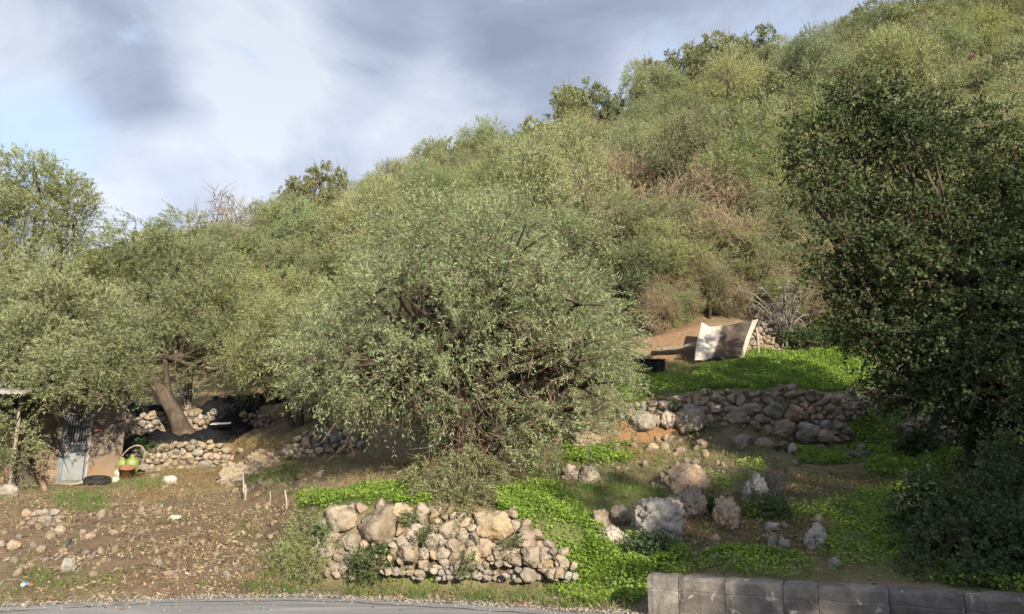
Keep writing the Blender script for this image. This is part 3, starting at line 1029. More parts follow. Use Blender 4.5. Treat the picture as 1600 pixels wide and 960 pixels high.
boulder(1240, 710, 16, 18, 'small bright white rock beside the black hose', 'white_stone', 118, False)
boulder(1340, 716, 42, 12, 'flat grey slab lying in the clover', 'stone_grey', 119, False)
boulder(1348, 706, 14, 12, 'small grey rock on the far side of the flat slab', 'stone_grey', 120, False)
boulder(1018, 704, 24, 12, 'small pinkish flat rock below the sunlit boulder', 'stone', 121, False)
boulder(1098, 700, 22, 14, 'small brown rock in thin grass below the terrace wall', 'stone_brown', 122, False)
boulder(1128, 783, 10, 8, 'tiny white rock above the reddish brown boulder', 'white_stone', 123, False)
boulder(365, 752, 60, 30, 'low sunlit outcrop of cream rock on the track', 'stone_warm', 124, sink=.45)
boulder(404, 736, 64, 34, 'pale sunlit rock outcrop below the end of the mossy wall', 'stone_warm', 125, sink=.4)
boulder(263, 757, 24, 14, 'whitish rounded rock on the grass beside the hut', 'white_stone', 126, False)
boulder(272, 812, 22, 7, 'flat cream rock lying on the brown leaf litter', 'white_stone', 127, False)
boulder(105, 894, 24, 22, 'blocky grey rock low on the earth bank', 'stone_grey', 128, False)
boulder(20, 858, 20, 14, 'rounded brown rock in the earth bank below the stone heap', 'stone_brown', 129, False)
boulder(92, 836, 18, 14, 'orange-stained rock below the stone heap', 'stone_warm', 130, False)
boulder(62, 862, 16, 10, 'small cream rock on the bare earth bank', 'stone_warm', 131, False)
boulder(915, 700, 52, 26, 'reddish boulder in the shade under the olive crown edge', 'stone_brown', 132)
boulder(870, 690, 46, 30, 'dark boulder deep in shade under the big olive', 'stone_brown', 133)
boulder(490, 905, 34, 8, 'flat pale stone on the road verge below the tufted grass', 'stone', 134, False)
boulder(8, 778, 34, 22, 'grey rock at the foot of the tree in front of the hut', 'stone_grey', 135)
boulder(545, 895, 50, 34, 'pitted brown boulder at the foot of the roadside wall beside a small bush', 'stone_brown', 136)

# scattered smaller rocks, nothing but their place tells them apart
def small_rocks():
    protos = [rock_mesh(300 + k, 2, M[m], 0, .35) for k, m in enumerate(('stone', 'stone_warm', 'stone_warm', 'stone_brown', 'stone'))]
    rg = np.random.default_rng(77)
    spots = []
    for poly, n, lab in (([(100, 800), (450, 790), (480, 860), (400, 905), (120, 905)], 70, 'small pale rock among the leaf litter on the earth bank'),
                         ([(1080, 780), (1300, 780), (1300, 890), (1060, 890)], 34, 'small rock in the weeds on the bank behind the parapet'),
                         ([(960, 685), (1300, 690), (1250, 740), (960, 740)], 40, 'small rock on the thin grass below the terrace wall'),
                         ([(0, 830), (120, 830), (120, 900), (0, 900)], 22, 'small rock on the dark foot of the earth bank'),
                         ([(220, 720), (560, 690), (480, 770), (250, 780)], 26, 'small rock on the sunlit dry track')):
        pl = np.array(poly)
        k = 0
        while k < n:
            x, y = rg.uniform(pl[:, 0].min(), pl[:, 0].max()), rg.uniform(pl[:, 1].min(), pl[:, 1].max())
            if in_poly(np.array([x]), np.array([y]), poly)[0]:
                spots.append((x, y, lab))
                k += 1
    for x, y, lab in spots:
        g = ground_px(x, y)
        s = rg.uniform(.025, .075) * (1 + (g[1] > 14) * .5)
        o = obj('small_rock', protos[int(rg.integers(5))], None, (g[0], g[1], g[2] + s * .25), (rg.uniform(0, 6), rg.uniform(0, 6), rg.uniform(0, 6)),
                (s * rg.uniform(.8, 1.5), s, s * rg.uniform(.6, 1.0)))
        tag(o, lab, 'rock', lab.replace('small', 'small loose').replace('rock', 'rocks', 1))


small_rocks()
# ------------------------------------------------------------------ foliage
def leaves_on_twigs(S, D, L, nleaf, ll, lw, rg, droop=.25, spread=.6, fold=.0, jitter=.14):
    """leaf blades in pairs along twigs starting at S, going D, of length L: verts, quads, per-vertex tint"""
    n = len(S)
    t = (np.arange(nleaf) + .5) / nleaf
    t = .12 + .88 * t
    tt = np.clip(t[None, :] + rg.uniform(-.5, .5, (n, nleaf)) / nleaf, 0, 1.02)
    pos = S[:, None, :] + D[:, None, :] * (L[:, None] * tt)[..., None]
    pos[..., 2] -= droop * (L[:, None] * tt ** 2)
    tang = nrm(D[:, None, :] - np.array([0, 0, 1.0]) * (2 * droop * tt)[..., None])
    ref = nrm(rg.normal(size=(n, 1, 3)))
    a = nrm(np.cross(tang, np.broadcast_to(ref, tang.shape)))
    b = np.cross(tang, a)
    ang = (np.arange(nleaf) % 2) * np.pi + (np.arange(nleaf) // 2 % 2) * np.pi / 2
    ang = ang[None, :] + rg.uniform(-.7, .7, (n, nleaf))
    side = a * np.cos(ang)[..., None] + b * np.sin(ang)[..., None]
    d = nrm(tang * .75 + side * spread + rg.normal(size=pos.shape) * jitter)
    pos = pos.reshape(-1, 3)
    d = d.reshape(-1, 3)
    nn = nrm(np.cross(d, nrm(rg.normal(size=d.shape) + np.array([0, 0, .6]))))       # across the blade
    sz = rg.uniform(.7, 1.2, len(pos))
    ll_, lw_ = ll * sz, lw * sz
    up = np.cross(nn, d)
    p0 = pos
    p1 = pos + d * (ll_ * .5)[:, None] + nn * (lw_ * .5)[:, None]
    p2 = pos + d * ll_[:, None] - up * (fold * ll_)[:, None]
    p3 = pos + d * (ll_ * .5)[:, None] - nn * (lw_ * .5)[:, None]
    V = np.stack([p0, p1, p2, p3], 1).reshape(-1, 3)
    F = np.arange(len(V)).reshape(-1, 4)
    tint = np.clip(np.repeat(rg.uniform(0, 1, n), nleaf) * .6 + rg.uniform(0, 1, len(pos)) * .25 + .08, 0, 1)
    return V, F, np.repeat(tint, 4)


def stems(S, E, r0, rg, bend=.12):
    """thin three-sided twigs from S to E"""
    n = len(S)
    d = E - S
    L = np.linalg.norm(d, axis=1, keepdims=True)
    t = d / np.maximum(L, 1e-6)
    a = nrm(np.cross(t, nrm(rg.normal(size=t.shape))))
    b = np.cross(t, a)
    Mid = (S + E) / 2 + a * L * rg.uniform(-bend, bend, (n, 1)) + b * L * rg.uniform(-bend, bend, (n, 1))
    r0 = np.broadcast_to(np.asarray(r0, float), (n,))
    rings = []
    for c, k in ((S, 1.0), (Mid, .75), (E, .35)):
        for q in range(3):
            an = q * 2 * np.pi / 3
            rings.append(c + (a * math.cos(an) + b * math.sin(an)) * (r0 * k)[:, None])
    V = np.stack(rings, 1)
    base = (np.arange(n) * 9)[:, None]
    F = []
    for i in (0, 3):
        for q in range(3):
            q2 = (q + 1) % 3
            F.append(np.hstack([base + i + q, base + i + q2, base + i + 3 + q2, base + i + 3 + q]))
    return V.reshape(-1, 3), np.vstack(F)


def clump_twigs(clumps, per, rg, lmin, lmax, shell=.5, upb=.25, rnd=.38, hole=-.3, zsq=.85):
    """twig starts and directions spread through clumps (cx, cy, cz, r)"""
    C = np.asarray(clumps, float)
    w = C[:, 3] ** 2
    cnt = rg.multinomial(per, w / w.sum())
    idx = np.repeat(np.arange(len(C)), cnt)
    n = len(idx)
    o = nrm(rg.normal(size=(n, 3)))
    lump = 1 + .28 * vnoise(o[:, 0] * 2.2 + idx * 3.7, o[:, 1] * 2.2, o[:, 2] * 2.2, 5)
    rad = C[idx, 3] * (shell + (1 - shell) * rg.uniform(0, 1, n) ** .5) * lump
    S = C[idx, :3] + o * rad[:, None] * np.array([1, 1, zsq])
    keep = vnoise(S[:, 0] * 1.25, S[:, 1] * 1.25, S[:, 2] * 1.25, 17) + .6 * vnoise(S[:, 0] * 2.7, S[:, 1] * 2.7, S[:, 2] * 2.7, 23) > hole          # gaps
    S, o, idx = S[keep], o[keep], idx[keep]
    cd = nrm(rg.normal(size=(len(C), 3)) * np.array([1, 1, .4]) + np.array([0, 0, .5]))
    D = nrm(o * .9 + np.array([0, 0, upb]) + cd[idx] * .5 + rg.normal(size=o.shape) * rnd)
    return S, D, rg.uniform(lmin, lmax, len(S)), idx


def crown_mesh(name, clumps, ntw, nleaf, ll, lw, mat, rg, lmin=.25, lmax=.5, **kw):
    lk = {k: kw.pop(k) for k in ('droop', 'spread', 'fold', 'jitter') if k in kw}
    S, D, L, idx = clump_twigs(clumps, ntw, rg, lmin, lmax, **kw)
    V, F, tint = leaves_on_twigs(S, D, L, nleaf, ll, lw, rg, **lk)
    ct = rg.uniform(-.35, .35, len(clumps))
    tint = np.clip(tint + np.repeat(ct[idx], nleaf * 4), 0, 1)
    return mesh_np(name, V, F, mat, False, {'v': ('FLOAT', tint)}), (S, D, L)


def trunk_mesh(base, forks, clumps, r0, rg, mat, lean=(0, 0, 0), nseg=10, every=1, flare=1.5, sub=3):
    """gnarled trunk from base up to the fork, limbs from the fork to the clumps, each with side branches"""
    parts = []
    base = np.asarray(base, float)
    for f, fr in forks:
        f = np.asarray(f, float)
        mid = (base + f) / 2 + np.asarray(lean) + rg.normal(size=3) * .08 * np.linalg.norm(f - base)
        pth = bezier(base - np.array([0, 0, .25]), mid, f, 9)
        rr = np.linspace(1, .72, 9) * fr
        rr[0] *= flare
        rr[1] *= 1 + (flare - 1) * .55
        rr[2] *= 1 + (flare - 1) * .2
        parts.append(tube(pth, rr, nseg, .16, int(rg.integers(99)), 1.6))
    fk = [np.asarray(f[0], float) for f in forks]
    for i, c in enumerate(clumps):
        if i % every: continue
        c = np.asarray(c, float)
        f = min(fk, key=lambda q: np.linalg.norm(q - c[:3]))
        e = c[:3]
        mid = f * .45 + e * .55 + np.array([0, 0, -.12 * np.linalg.norm(e - f)]) + rg.normal(size=3) * .12 * np.linalg.norm(e - f)
        pth = bezier(f, mid, e, 8)
        pth[1:-1] += rg.normal(size=(6, 3)) * .03 * np.linalg.norm(e - f)
        rr = np.linspace(r0 * .42, r0 * .09, 8)
        parts.append(tube(pth, rr, 6, .15, int(rg.integers(99)), 1.2))
        for _ in range(sub):
            s = pth[int(rg.integers(3, 8))]
            e2 = c[:3] + nrm(rg.normal(size=3)) * c[3] * .85
            m2 = (s + e2) / 2 + rg.normal(size=3) * .1
            parts.append(tube(bezier(s, m2, e2, 5), np.linspace(r0 * .13, r0 * .03, 5), 4, 0, 0, 1, False))
    V, F = joinm(parts)
    return mesh_np('trunk', V, F, mat, True)


def twig_mesh(SDL, rg, mat, r=.004, frac=1.0, extra=None):
    S, D, L = SDL
    k = rg.uniform(size=len(S)) < frac
    V, F = stems(S[k], S[k] + D[k] * (L[k] * .9)[:, None] - np.array([0, 0, 1]) * (.22 * L[k])[:, None], r, rg)
    return mesh_np('twigs', V, F, mat, False)


def hero_tree(name, label, cat, base, clumps, forks, r0, leafmat, ntw, nleaf, ll, lw, seed, twigfrac=.6, twigmat='twig', bark='bark', lean=(0, 0, 0), **kw):
    rg = np.random.default_rng(seed)
    base = np.asarray(base, float)
    C = np.array([(c[0] - base[0], c[1] - base[1], c[2] - base[2], c[3]) for c in clumps])
    root = thing(name, base, label, cat)
    tk = {k: kw.pop(k) for k in ('every', 'flare', 'sub') if k in kw}
    obj('trunk', trunk_mesh((0, 0, 0), [(np.asarray(f[0]) - base, f[1]) for f in forks], C, r0, rg, M[bark], lean, **tk), root)
    me, sdl = crown_mesh('crown', C, ntw, nleaf, ll, lw, M[leafmat], rg, **kw)
    obj('crown', me, root)
    if twigfrac:
        tag(obj('twigs', twig_mesh(sdl, rg, M[twigmat], .0045, twigfrac), root), kind='stuff')
    return root


def clumps_px(lst, rg, jy=0.0):
    out = []
    for x, y, Y, r in lst:
        p = P(x, y, Y + rg.uniform(-jy, jy))
        out.append((p[0], p[1], p[2], r))
    return out


# --- the big olive in the middle
rg = np.random.default_rng(2024)
B = ground_px(748, 752)
cl = []
# outline of its crown in the photograph, filled with clumps at differing depth
outline = [(450, 610), (462, 550), (510, 480), (570, 455), (600, 425), (590, 390), (640, 350), (700, 365), (760, 335), (840, 350), (880, 410), (895, 455), (950, 475), (982, 540), (990, 600), (965, 660), (915, 690), (860, 685), (800, 690), (720, 675), (650, 705), (580, 695), (530, 655), (480, 655)]
outline = [(722 + (x - 722) * .86, 478 + (y - 478) * .88 - (12 if y > 600 else 0)) for x, y in outline]
holes = [(690, 625, 38), (822, 520, 42), (770, 560, 30), (560, 640, 20)]
tries = 0
while len(cl) < 74 and tries < 6000:
    tries += 1
    x, y = rg.uniform(420, 1010), rg.uniform(270, 715)
    if not in_poly(np.array([x]), np.array([y]), outline)[0]: continue
    fx, fy = (x - 715) / 300, (y - 500) / 220
    dpt = math.sqrt(max(0.05, 1 - .8 * (fx * fx + fy * fy)))
    Y = B[1] + .6 + rg.choice([-1, 1], p=[.62, .38]) * dpt * 2.9 * rg.uniform(.55, 1.0)
    if Y < B[1] and any((x - hx) ** 2 + (y - hy) ** 2 < (hr + 30) ** 2 for hx, hy, hr in holes): continue
    p = P(x, y, Y)
    if p[2] < float(H(p[0], p[1])) + 1.0: continue
    if any(np.linalg.norm(np.array(c[:3]) - p) < .62 for c in cl): continue
    cl.append((p[0], p[1], p[2], rg.uniform(.55, .85)))
forks = [(P(700, 600, B[1] - .1), .25), (P(800, 560, B[1] + .3), .22), (P(835, 600, B[1] + .6), .16)]
big_olive = hero_tree('olive_tree', 'large old olive with low spreading silver-green crown above the roadside wall', 'olive tree', B, cl, forks, .26, 'olive_cool',
          13500, 21, .076, .018, 5, twigfrac=.4, spread=.7, lmin=.34, lmax=.66, every=1, flare=1.7, droop=.3, sub=4, upb=.3)
# brown dead wood showing through the gaps in its crown
S, E = [], []
for hx, hy, hr in holes + [(740, 690, 30), (640, 560, 26), (860, 640, 26)]:
    c = P(hx, hy, B[1] - .5) - B
    k = int(hr * 3)
    s = c + rg.normal(size=(k, 3)) * np.array([.32, .5, .32]) * hr / 38
    d = nrm(rg.normal(size=(k, 3)) + np.array([0, -.2, -.15]))
    S.append(s); E.append(s + d * rg.uniform(.3, .85, (k, 1)))
V, F = stems(np.vstack(S), np.vstack(E), .007, rg, .2)
tag(obj('dead_twigs', mesh_np('dead_twigs', V, F, M['twig'], False), big_olive), kind='stuff')
# shoots that sprout at its foot and hang over the wall
cl = clumps_px([(690, 745, 12.2, .34), (715, 770, 11.5, .36), (680, 790, 11.1, .27), (730, 790, 11.0, .28), (660, 760, 11.7, .27), (745, 745, 12.2, .3), (700, 812, 10.75, .2), (720, 725, 12.6, .3)], rg)
B2 = ground_px(708, 772)
hero_tree('olive_suckers', 'hanging bush of olive shoots overhanging the middle of the roadside wall', 'bush', B2, cl,
          [(B2 + np.array([-.1, -.05, .25]), .05), (B2 + np.array([.2, .1, .3]), .05)], .06, 'olive_cool', 2000, 16, .07, .017, 6, twigfrac=.8, lmin=.2, lmax=.42, droop=.55)

# --- olives on the left
rg = np.random.default_rng(88)
B = ground_px(42, 762)
BY = B[1]
lst = [(20, 470, .3, .9), (90, 480, -.3, .9), (150, 490, .3, .85), (205, 520, 0, .7), (60, 530, -.9, .85), (130, 545, -.8, .9), (190, 560, -.4, .7), (10, 540, -.6, .8), (90, 595, -1., .75),
       (150, 600, -.7, .65), (200, 585, .2, .5), (30, 640, -.9, .7), (85, 640, -1.1, .55), (15, 690, -.8, .6), (20, 735, -.7, .45), (-40, 520, 0, 1.), (-50, 640, -.4, .9), (-40, 440, .5, .9), (70, 440, .6, .9),
       (120, 560, .9, .9), (40, 580, .9, .9), (-30, 590, .9, .9), (105, 615, -.9, .35)]
hero_tree('olive_tree', 'leafy olive standing in front of the hut, hiding its left side', 'olive tree', B,
          clumps_px([(x, y, BY + dy, r) for x, y, dy, r in lst], rg), [(P(50, 610, BY + .2), .2), (P(20, 600, BY + .4), .16)], .2, 'olive_cool', 7200, 15, .09, .024, 15,
          twigfrac=.3, lmin=.28, lmax=.55, upb=.35, flare=1.8)
rg = np.random.default_rng(90)
B = np.array(list(P(40, 700, 27.6)))
B[2] = float(H(B[0], B[1]))
lst = [(20, 290, 0, 1.3), (80, 300, .4, 1.1), (50, 270, 0, .9), (110, 340, -.3, 1.1), (40, 350, -.8, 1.3), (140, 390, -.2, 1.0), (90, 410, -1, 1.2), (10, 420, -.9, 1.2), (-50, 360, 0, 1.4), (-40, 300, .2, 1.2),
       (150, 440, -.3, .9), (110, 460, .5, 1.2), (40, 470, .8, 1.2), (115, 320, .2, .8), (-60, 440, 0, 1.3), (70, 340, .9, 1.2)]
hero_tree('olive_tree', 'tall loose olive rising behind the hut against the sky', 'olive tree', B,
          clumps_px([(x, y, 26.5 + dy, r) for x, y, dy, r in lst], rg), [(P(50, 520, 27.2), .3), (P(20, 540, 27.0), .25)], .26, 'olive_cool', 6000, 14, .12, .032, 16,
          twigfrac=.4, lmin=.35, lmax=.7, upb=.35, every=1)
rg = np.random.default_rng(91)
B = ground_px(292, 686)
BY = B[1]
lst = [(200, 430, .5, 1.2), (260, 420, 1, 1.2), (320, 420, .8, 1.2), (180, 500, .3, 1.1), (240, 490, -.2, 1.2), (310, 480, 0, 1.2), (370, 470, .4, 1.1), (200, 560, 0, .9), (380, 540, .2, 1.), (350, 520, -.4, .8),
       (270, 540, 1.0, 1.), (230, 600, .6, .7), (400, 590, 0.2, .7), (330, 570, 1.2, .8), (210, 375, .8, 1.), (290, 370, 1., 1.)]
hero_tree('olive_tree', 'olive with dark leaning gnarled trunk growing out of the black net', 'olive tree', B,
          clumps_px([(x, y, BY + dy, r) for x, y, dy, r in lst], rg), [(P(236, 590, BY + .1), .30), (P(258, 560, BY + .3), .12)], .24, 'olive_cool', 6400, 14, .11, .03, 17,
          twigfrac=.4, lmin=.3, lmax=.6, upb=.3, flare=1.9, lean=(.15, 0, -.1))

# --- dark carob on the right and the bush under it
rg = np.random.default_rng(70)
B = ground_px(1545, 760)
BY = B[1]
lst = [(1285, 215, 0, .6), (1345, 190, .3, .65), (1395, 175, 0, .6), (1330, 155, 0, .4), (1425, 225, -.2, .6), (1268, 262, -.2, .42), (1375, 225, .2, .55), (1300, 300, -.2, .42), (1445, 190, .2, .5), (1265, 310, 0, .3),
       (1310, 385, -.3, .5), (1290, 430, 0, .35), (1350, 400, -.5, .5), (1345, 340, .4, .35), (1405, 330, -.3, .5), (1400, 400, -.6, .6), (1455, 350, 0, .7), (1450, 440, -.7, .75), (1440, 540, -.7, .6), (1330, 465, -.3, .38), (1372, 490, -.4, .5), (1405, 520, -.8, .5), (1385, 545, -.6, .4), (1352, 445, -.5, .4), (1375, 620, -.5, .3), (1340, 520, .2, .3),
       (1420, 610, -.6, .5), (1395, 580, -.5, .35), (1490, 280, .4, .7), (1500, 400, 0, .9), (1520, 500, -.8, 1.), (1500, 590, -1., .85), (1560, 320, .3, .9), (1570, 430, -.3, 1.), (1580, 540, -.8, 1.), (1560, 620, -1., .75), (1620, 380, 0, 1.1), (1640, 500, -.4, 1.1),
       (1640, 620, -.8, 1.), (1600, 680, -.9, .5), (1575, 235, .6, .6), (1630, 280, .4, .9), (1470, 630, -.8, .5), (1700, 450, 0, 1.2), (1700, 600, 0, 1.2), (1560, 690, -.6, .4), (1530, 200, .8, .5), (1535, 700, -.6, .38), (1550, 745, -.5, .4), (1600, 740, -.6, .5), (1640, 720, -.5, .7), (1480, 500, -.5, .6), (1420, 480, -.2, .5), (1360, 300, .2, .4)]
hero_tree('carob_tree', 'tall dark green carob with rounded leaves overhanging the right of the bank', 'carob tree', B,
          clumps_px([(x, y, BY + dy, r) for x, y, dy, r in lst], rg), [(P(1480, 560, BY + .2), .2), (P(1560, 560, BY + .3), .22)], .22, 'carob', 12500, 12, .065, .052, 18,
          twigfrac=.3, lmin=.25, lmax=.45, upb=.1, spread=1.2, jitter=.45, rnd=.6, hole=-.6, zsq=.62)
rg = np.random.default_rng(71)
B = ground_px(1520, 900)
lst = [(1450, 830, 9.9, .42), (1500, 790, 10.2, .5), (1550, 760, 10.4, .5), (1590, 800, 9.8, .55), (1530, 840, 9.4, .5), (1480, 870, 9.3, .38), (1570, 880, 9.0, .42), (1430, 870, 9.7, .3), (1620, 860, 9.0, .5), (1600, 730, 10.4, .45),
       (1540, 710, 10.6, .38), (1480, 760, 10.4, .35), (1440, 800, 10.4, .3), (1660, 800, 9.6, .6), (1520, 905, 8.9, .3), (1660, 720, 10.2, .5), (1460, 900, 9.1, .25)]
hero_tree('evergreen_bush', 'dense dark evergreen bush hanging over the end of the concrete parapet', 'bush', B,
          clumps_px(lst, rg), [(B + np.array([.1, .2, .5]), .06), (B + np.array([.5, .4, .5]), .06)], .09, 'bush_dark', 6200, 12, .05, .04, 19,
          twigfrac=.5, lmin=.2, lmax=.36, upb=.25, spread=1.2, jitter=.45, rnd=.7, hole=-.35)

# --- hillside trees: a few kinds with their parts, then copies
def make_kind(name, label, cat, group, seed, R, Ht, leafmat, nclump, ntw, nleaf, ll, lw, crad, twigs=0, twigmat='twig', twr=.011, bark='bark', **kw):
    rg = np.random.default_rng(seed)
    C = []
    for _ in range(4000):
        if len(C) >= nclump: break
        o = nrm(rg.normal(size=3)) * rg.uniform(.25, 1) ** .6
        p = np.array([o[0] * R, o[1] * R, Ht * .58 + o[2] * Ht * .36])
        if p[2] < .7: continue
        if any(np.linalg.norm(p - q[:3]) < crad * .62 for q in C): continue
        C.append(np.array([p[0], p[1], p[2], crad * rg.uniform(.7, 1.15)]))
    root = thing(name, (0, 0, -400), label, cat, group)
    fk = [(np.array([rg.normal() * .3, rg.normal() * .3, Ht * .26]), .17), (np.array([rg.normal() * .45, rg.normal() * .45, Ht * .3]), .13)]
    obj('trunk', trunk_mesh((0, 0, 0), fk, C, .17, rg, M[bark], nseg=8, sub=3), root)
    if ntw:
        me, sdl = crown_mesh('crown', C, ntw, nleaf, ll, lw, M[leafmat], rg, **kw)
        obj('crown', me, root)
    if twigs:
        S, D, L, _ = clump_twigs(C, twigs, rg, .5, 1.0, .1, .2, .8)
        V, F = stems(S, S + D * L[:, None], twr, rg, .2)
        tag(obj('twigs', mesh_np('twigs', V, F, M[twigmat], False), root), kind='stuff')
    return root


def place(root, x, y, s, rz, first, label=None, sz=None, z=None):
    if first:
        r = root
    else:
        r = root.copy()
        COL.objects.link(r)
        for ch in list(root.children):
            c = ch.copy()
            COL.objects.link(c)
            c.parent = r
    r.location = (float(x), float(y), float(H(x, y)) - .12 if z is None else z)
    r.rotation_euler = (0, 0, rz)
    r.scale = (s, s, s * (sz or 1.0))
    if label:
        r['label'] = label
    elif z is None:
        lb = root.get('label0') or root['label']
        root['label0'] = lb
        band = 'on the lower slope just above the terraces' if y < 33 else ('half way up the hillside' if y < 46 else ('on the upper slope' if y < 56 else 'along the skyline'))
        r['label'] = lb + ' ' + band
    return r


G = 'trees of the hillside grove'
KINDS = {
    'olive_a': make_kind('olive_tree', 'dense grey-green bushy olive of the grove', 'olive tree', G, 401, 2.3, 5.4, 'olive', 26, 3900, 14, .115, .032, .78, 500, lmin=.4, lmax=.8, shell=.55),
    'olive_b': make_kind('olive_tree', 'broad low pale olive of the grove', 'olive tree', G, 402, 2.6, 5.0, 'olive', 28, 3900, 14, .115, .032, .8, 600, lmin=.4, lmax=.8, shell=.55),
    'olive_c': make_kind('olive_tree', 'tall cool silvery olive of the grove', 'olive tree', G, 403, 2.2, 5.8, 'olive_cool', 26, 3900, 14, .115, .032, .75, 450, lmin=.4, lmax=.8, shell=.55),
    'yellow': make_kind('broom_shrub', 'rounded yellowish green tree', 'tree', G, 404, 2.2, 4.6, 'olive_yellow', 24, 3300, 13, .12, .04, .9, 300, lmin=.3, lmax=.6),
    'oak': make_kind('oak_tree', 'dark open-crowned evergreen oak', 'oak tree', G, 405, 2.0, 5.6, 'oak', 13, 900, 12, .15, .085, .62, 250, lmin=.3, lmax=.6, spread=1.2),
    'dry': make_kind('dry_shrub', 'brown twiggy half-bare shrub', 'shrub', G, 406, 2.0, 3.9, 'olive_yellow', 20, 700, 10, .12, .035, .9, 3600, 'twig_pink', lmin=.35, lmax=.7),
    'bare': make_kind('bare_tree', 'bare leafless grey tree', 'tree', G, 407, 1.5, 5.2, 'olive', 14, 0, 1, .1, .03, .7, 420, 'bark_grey', twr=.022, bark='bark_grey'),
}
used = set()


def put(kind, x, y, s, rz=None, sz=None, label=None):
    k = KINDS[kind]
    rz = random.uniform(0, 6.28) if rz is None else rz
    r = place(k, x, y, s, rz, kind not in used, label, sz)
    used.add(kind)
    return r


taken = []


def put_px(kind, xpx, Y, s, sz=None, label=None):
    X = (xpx - 800) / FPX * (Y * CP + 4 * SP)
    taken.append((X, Y, 1.7 * s))
    return put(kind, X, Y, s, None, sz, label)


# trees that the photograph picks out
put_px('olive_b', 475, 23.2, .8)
put_px('olive_a', 425, 30.5, .95)
put_px('olive_a', 560, 22.6, .9)
put_px('olive_c', 520, 19.6, .62)
put_px('olive_c', 655, 22.5, .95)
put_px('olive_b', 880, 24.6, .9)
put_px('olive_a', 960, 26.0, .8)
put_px('dry', 1015, 28.5, 1.0)
put_px('olive_b', 1060, 26.2, .75)
put_px('dry', 1135, 26.3, .7)
for x, Y, s, k in ((1035, 23.6, .42, 'dry'), (1065, 24.2, .5, 'olive_b'), (1095, 24.4, .45, 'dry'), (1150, 24.6, .5, 'olive_a'), (1245, 24.3, .45, 'dry'), (1290, 24.2, .5, 'olive_a'), (1335, 24.0, .45, 'oak'), (1365, 24.6, .5, 'dry'), (1010, 24.2, .5, 'olive_c'), (1205, 25.4, .5, 'olive_b')):
    put_px(k, x, Y, s)
put_px('olive_a', 1015, 25.2, .6)
for x, Y, s, k in ((1022, 23.0, .34, 'dry'), (1048, 23.3, .3, 'olive_b'), (1075, 23.5, .32, 'dry'), (1110, 23.6, .34, 'olive_a'), (1142, 23.7, .34, 'dry'), (1172, 24.0, .36, 'oak'), (1240, 23.7, .34, 'olive_b'), (1265, 23.6, .32, 'dry'),
                   (1295, 23.5, .34, 'oak'), (1318, 23.6, .32, 'olive_b'), (1345, 23.4, .36, 'dry'), (1372, 23.6, .36, 'olive_a'), (1215, 24.3, .4, 'dry')):
    put_px(k, x, Y, s)
put_px('olive_a', 1130, 28.8, .8)
put_px('olive_b', 1235, 26.6, .7)
put_px('dry', 1275, 25.4, .6)
put_px('olive_c', 1330, 26.4, .7)
put_px('dry', 1395, 26.5, .8)
put_px('olive_a', 1440, 27.5, .9)
put_px('dry', 1110, 29.5, 1.0)
put_px('olive_c', 1190, 29.5, .95)
put_px('dry', 1180, 26.8, .55)
put_px('olive_a', 1290, 29.0, .85)
put_px('dry', 1360, 25.5, .7)
put_px('dry', 985, 36.0, 1.1)
put_px('olive_a', 1740, 19.5, .8)
put_px('olive_b', 1900, 18.0, .9)
put_px('oak', 1820, 24.0, .9)
put_px('yellow', 410, 37, 1.0)
put_px('dry', 340, 45, 1.1)
put_px('dry', 300, 46, 1.0)
put_px('dry', 840, 60, .95)
put_px('bare', 322, 57, 1.45, 1.25, label='tall bare leafless tree on the skyline above the brown shrubs')
put_px('bare', 520, 62, 1.2)
put_px('bare', 1010, 64, 1.15)
put_px('bare', 1335, 63, 1.15)
put_px('bare', 1245, 64, 1.1)
put_px('bare', 830, 64, 1.0)
for x, Y, s in ((480, 60, .9), (450, 58, .75), (560, 62, .6), (690, 62, .8), (760, 63, .8), (735, 62, .65), (905, 62, .95), (945, 61, .85), (890, 58, .8), (1080, 62, 1.0), (1045, 60, .9), (1150, 62, .95), (1185, 63, 1.0),
                (1210, 62, .95), (1120, 58, .8), (225, 56, .7), (200, 57, .7), (255, 57, .6), (620, 61, .6), (1420, 62, .9), (1500, 64, .9), (1560, 58, .9), (1130, 64, 1.0)):
    put_px('oak', x, Y, s * 1.35, 1.3)
# the rest of the grove
rgp = np.random.default_rng(31)
ntree = 0
for Y in np.arange(25.5, 66, 3.5):
    for X in np.arange(-46, 56, 3.7):
        x = X + rgp.uniform(-1.3, 1.3) + (1.7 if int(Y * 10) % 2 else 0)
        y = Y + rgp.uniform(-1.2, 1.2)
        z = float(H(x, y))
        px, py = to_px(np.array([x, y, z + 2.5]))
        if px < -160 or px > 1760 or py < -330: continue
        if y < 25.6 and 1000 < px < 1420: continue            # the lawn and the tarpaulin
        if y < 33 and px < 640: continue                     # terraces behind the hut
        if 330 < px < 425 and y < 36: continue
        if any((x - q[0]) ** 2 + (y - q[1]) ** 2 < (q[2] + .3) ** 2 for q in taken): continue
        k = rgp.choice(['olive_a', 'olive_b', 'olive_c', 'yellow', 'dry', 'oak'], p=[.33, .27, .22, .07, .04, .07])
        s = rgp.uniform(.75, 1.05) * (.95 if y > 50 else 1)
        put(k, x, y, s, rgp.uniform(0, 6.28), rgp.uniform(1.05, 1.4))
        ntree += 1
for o in COL.objects:
    if 'label0' in o: del o['label0']
print('grove trees', ntree)

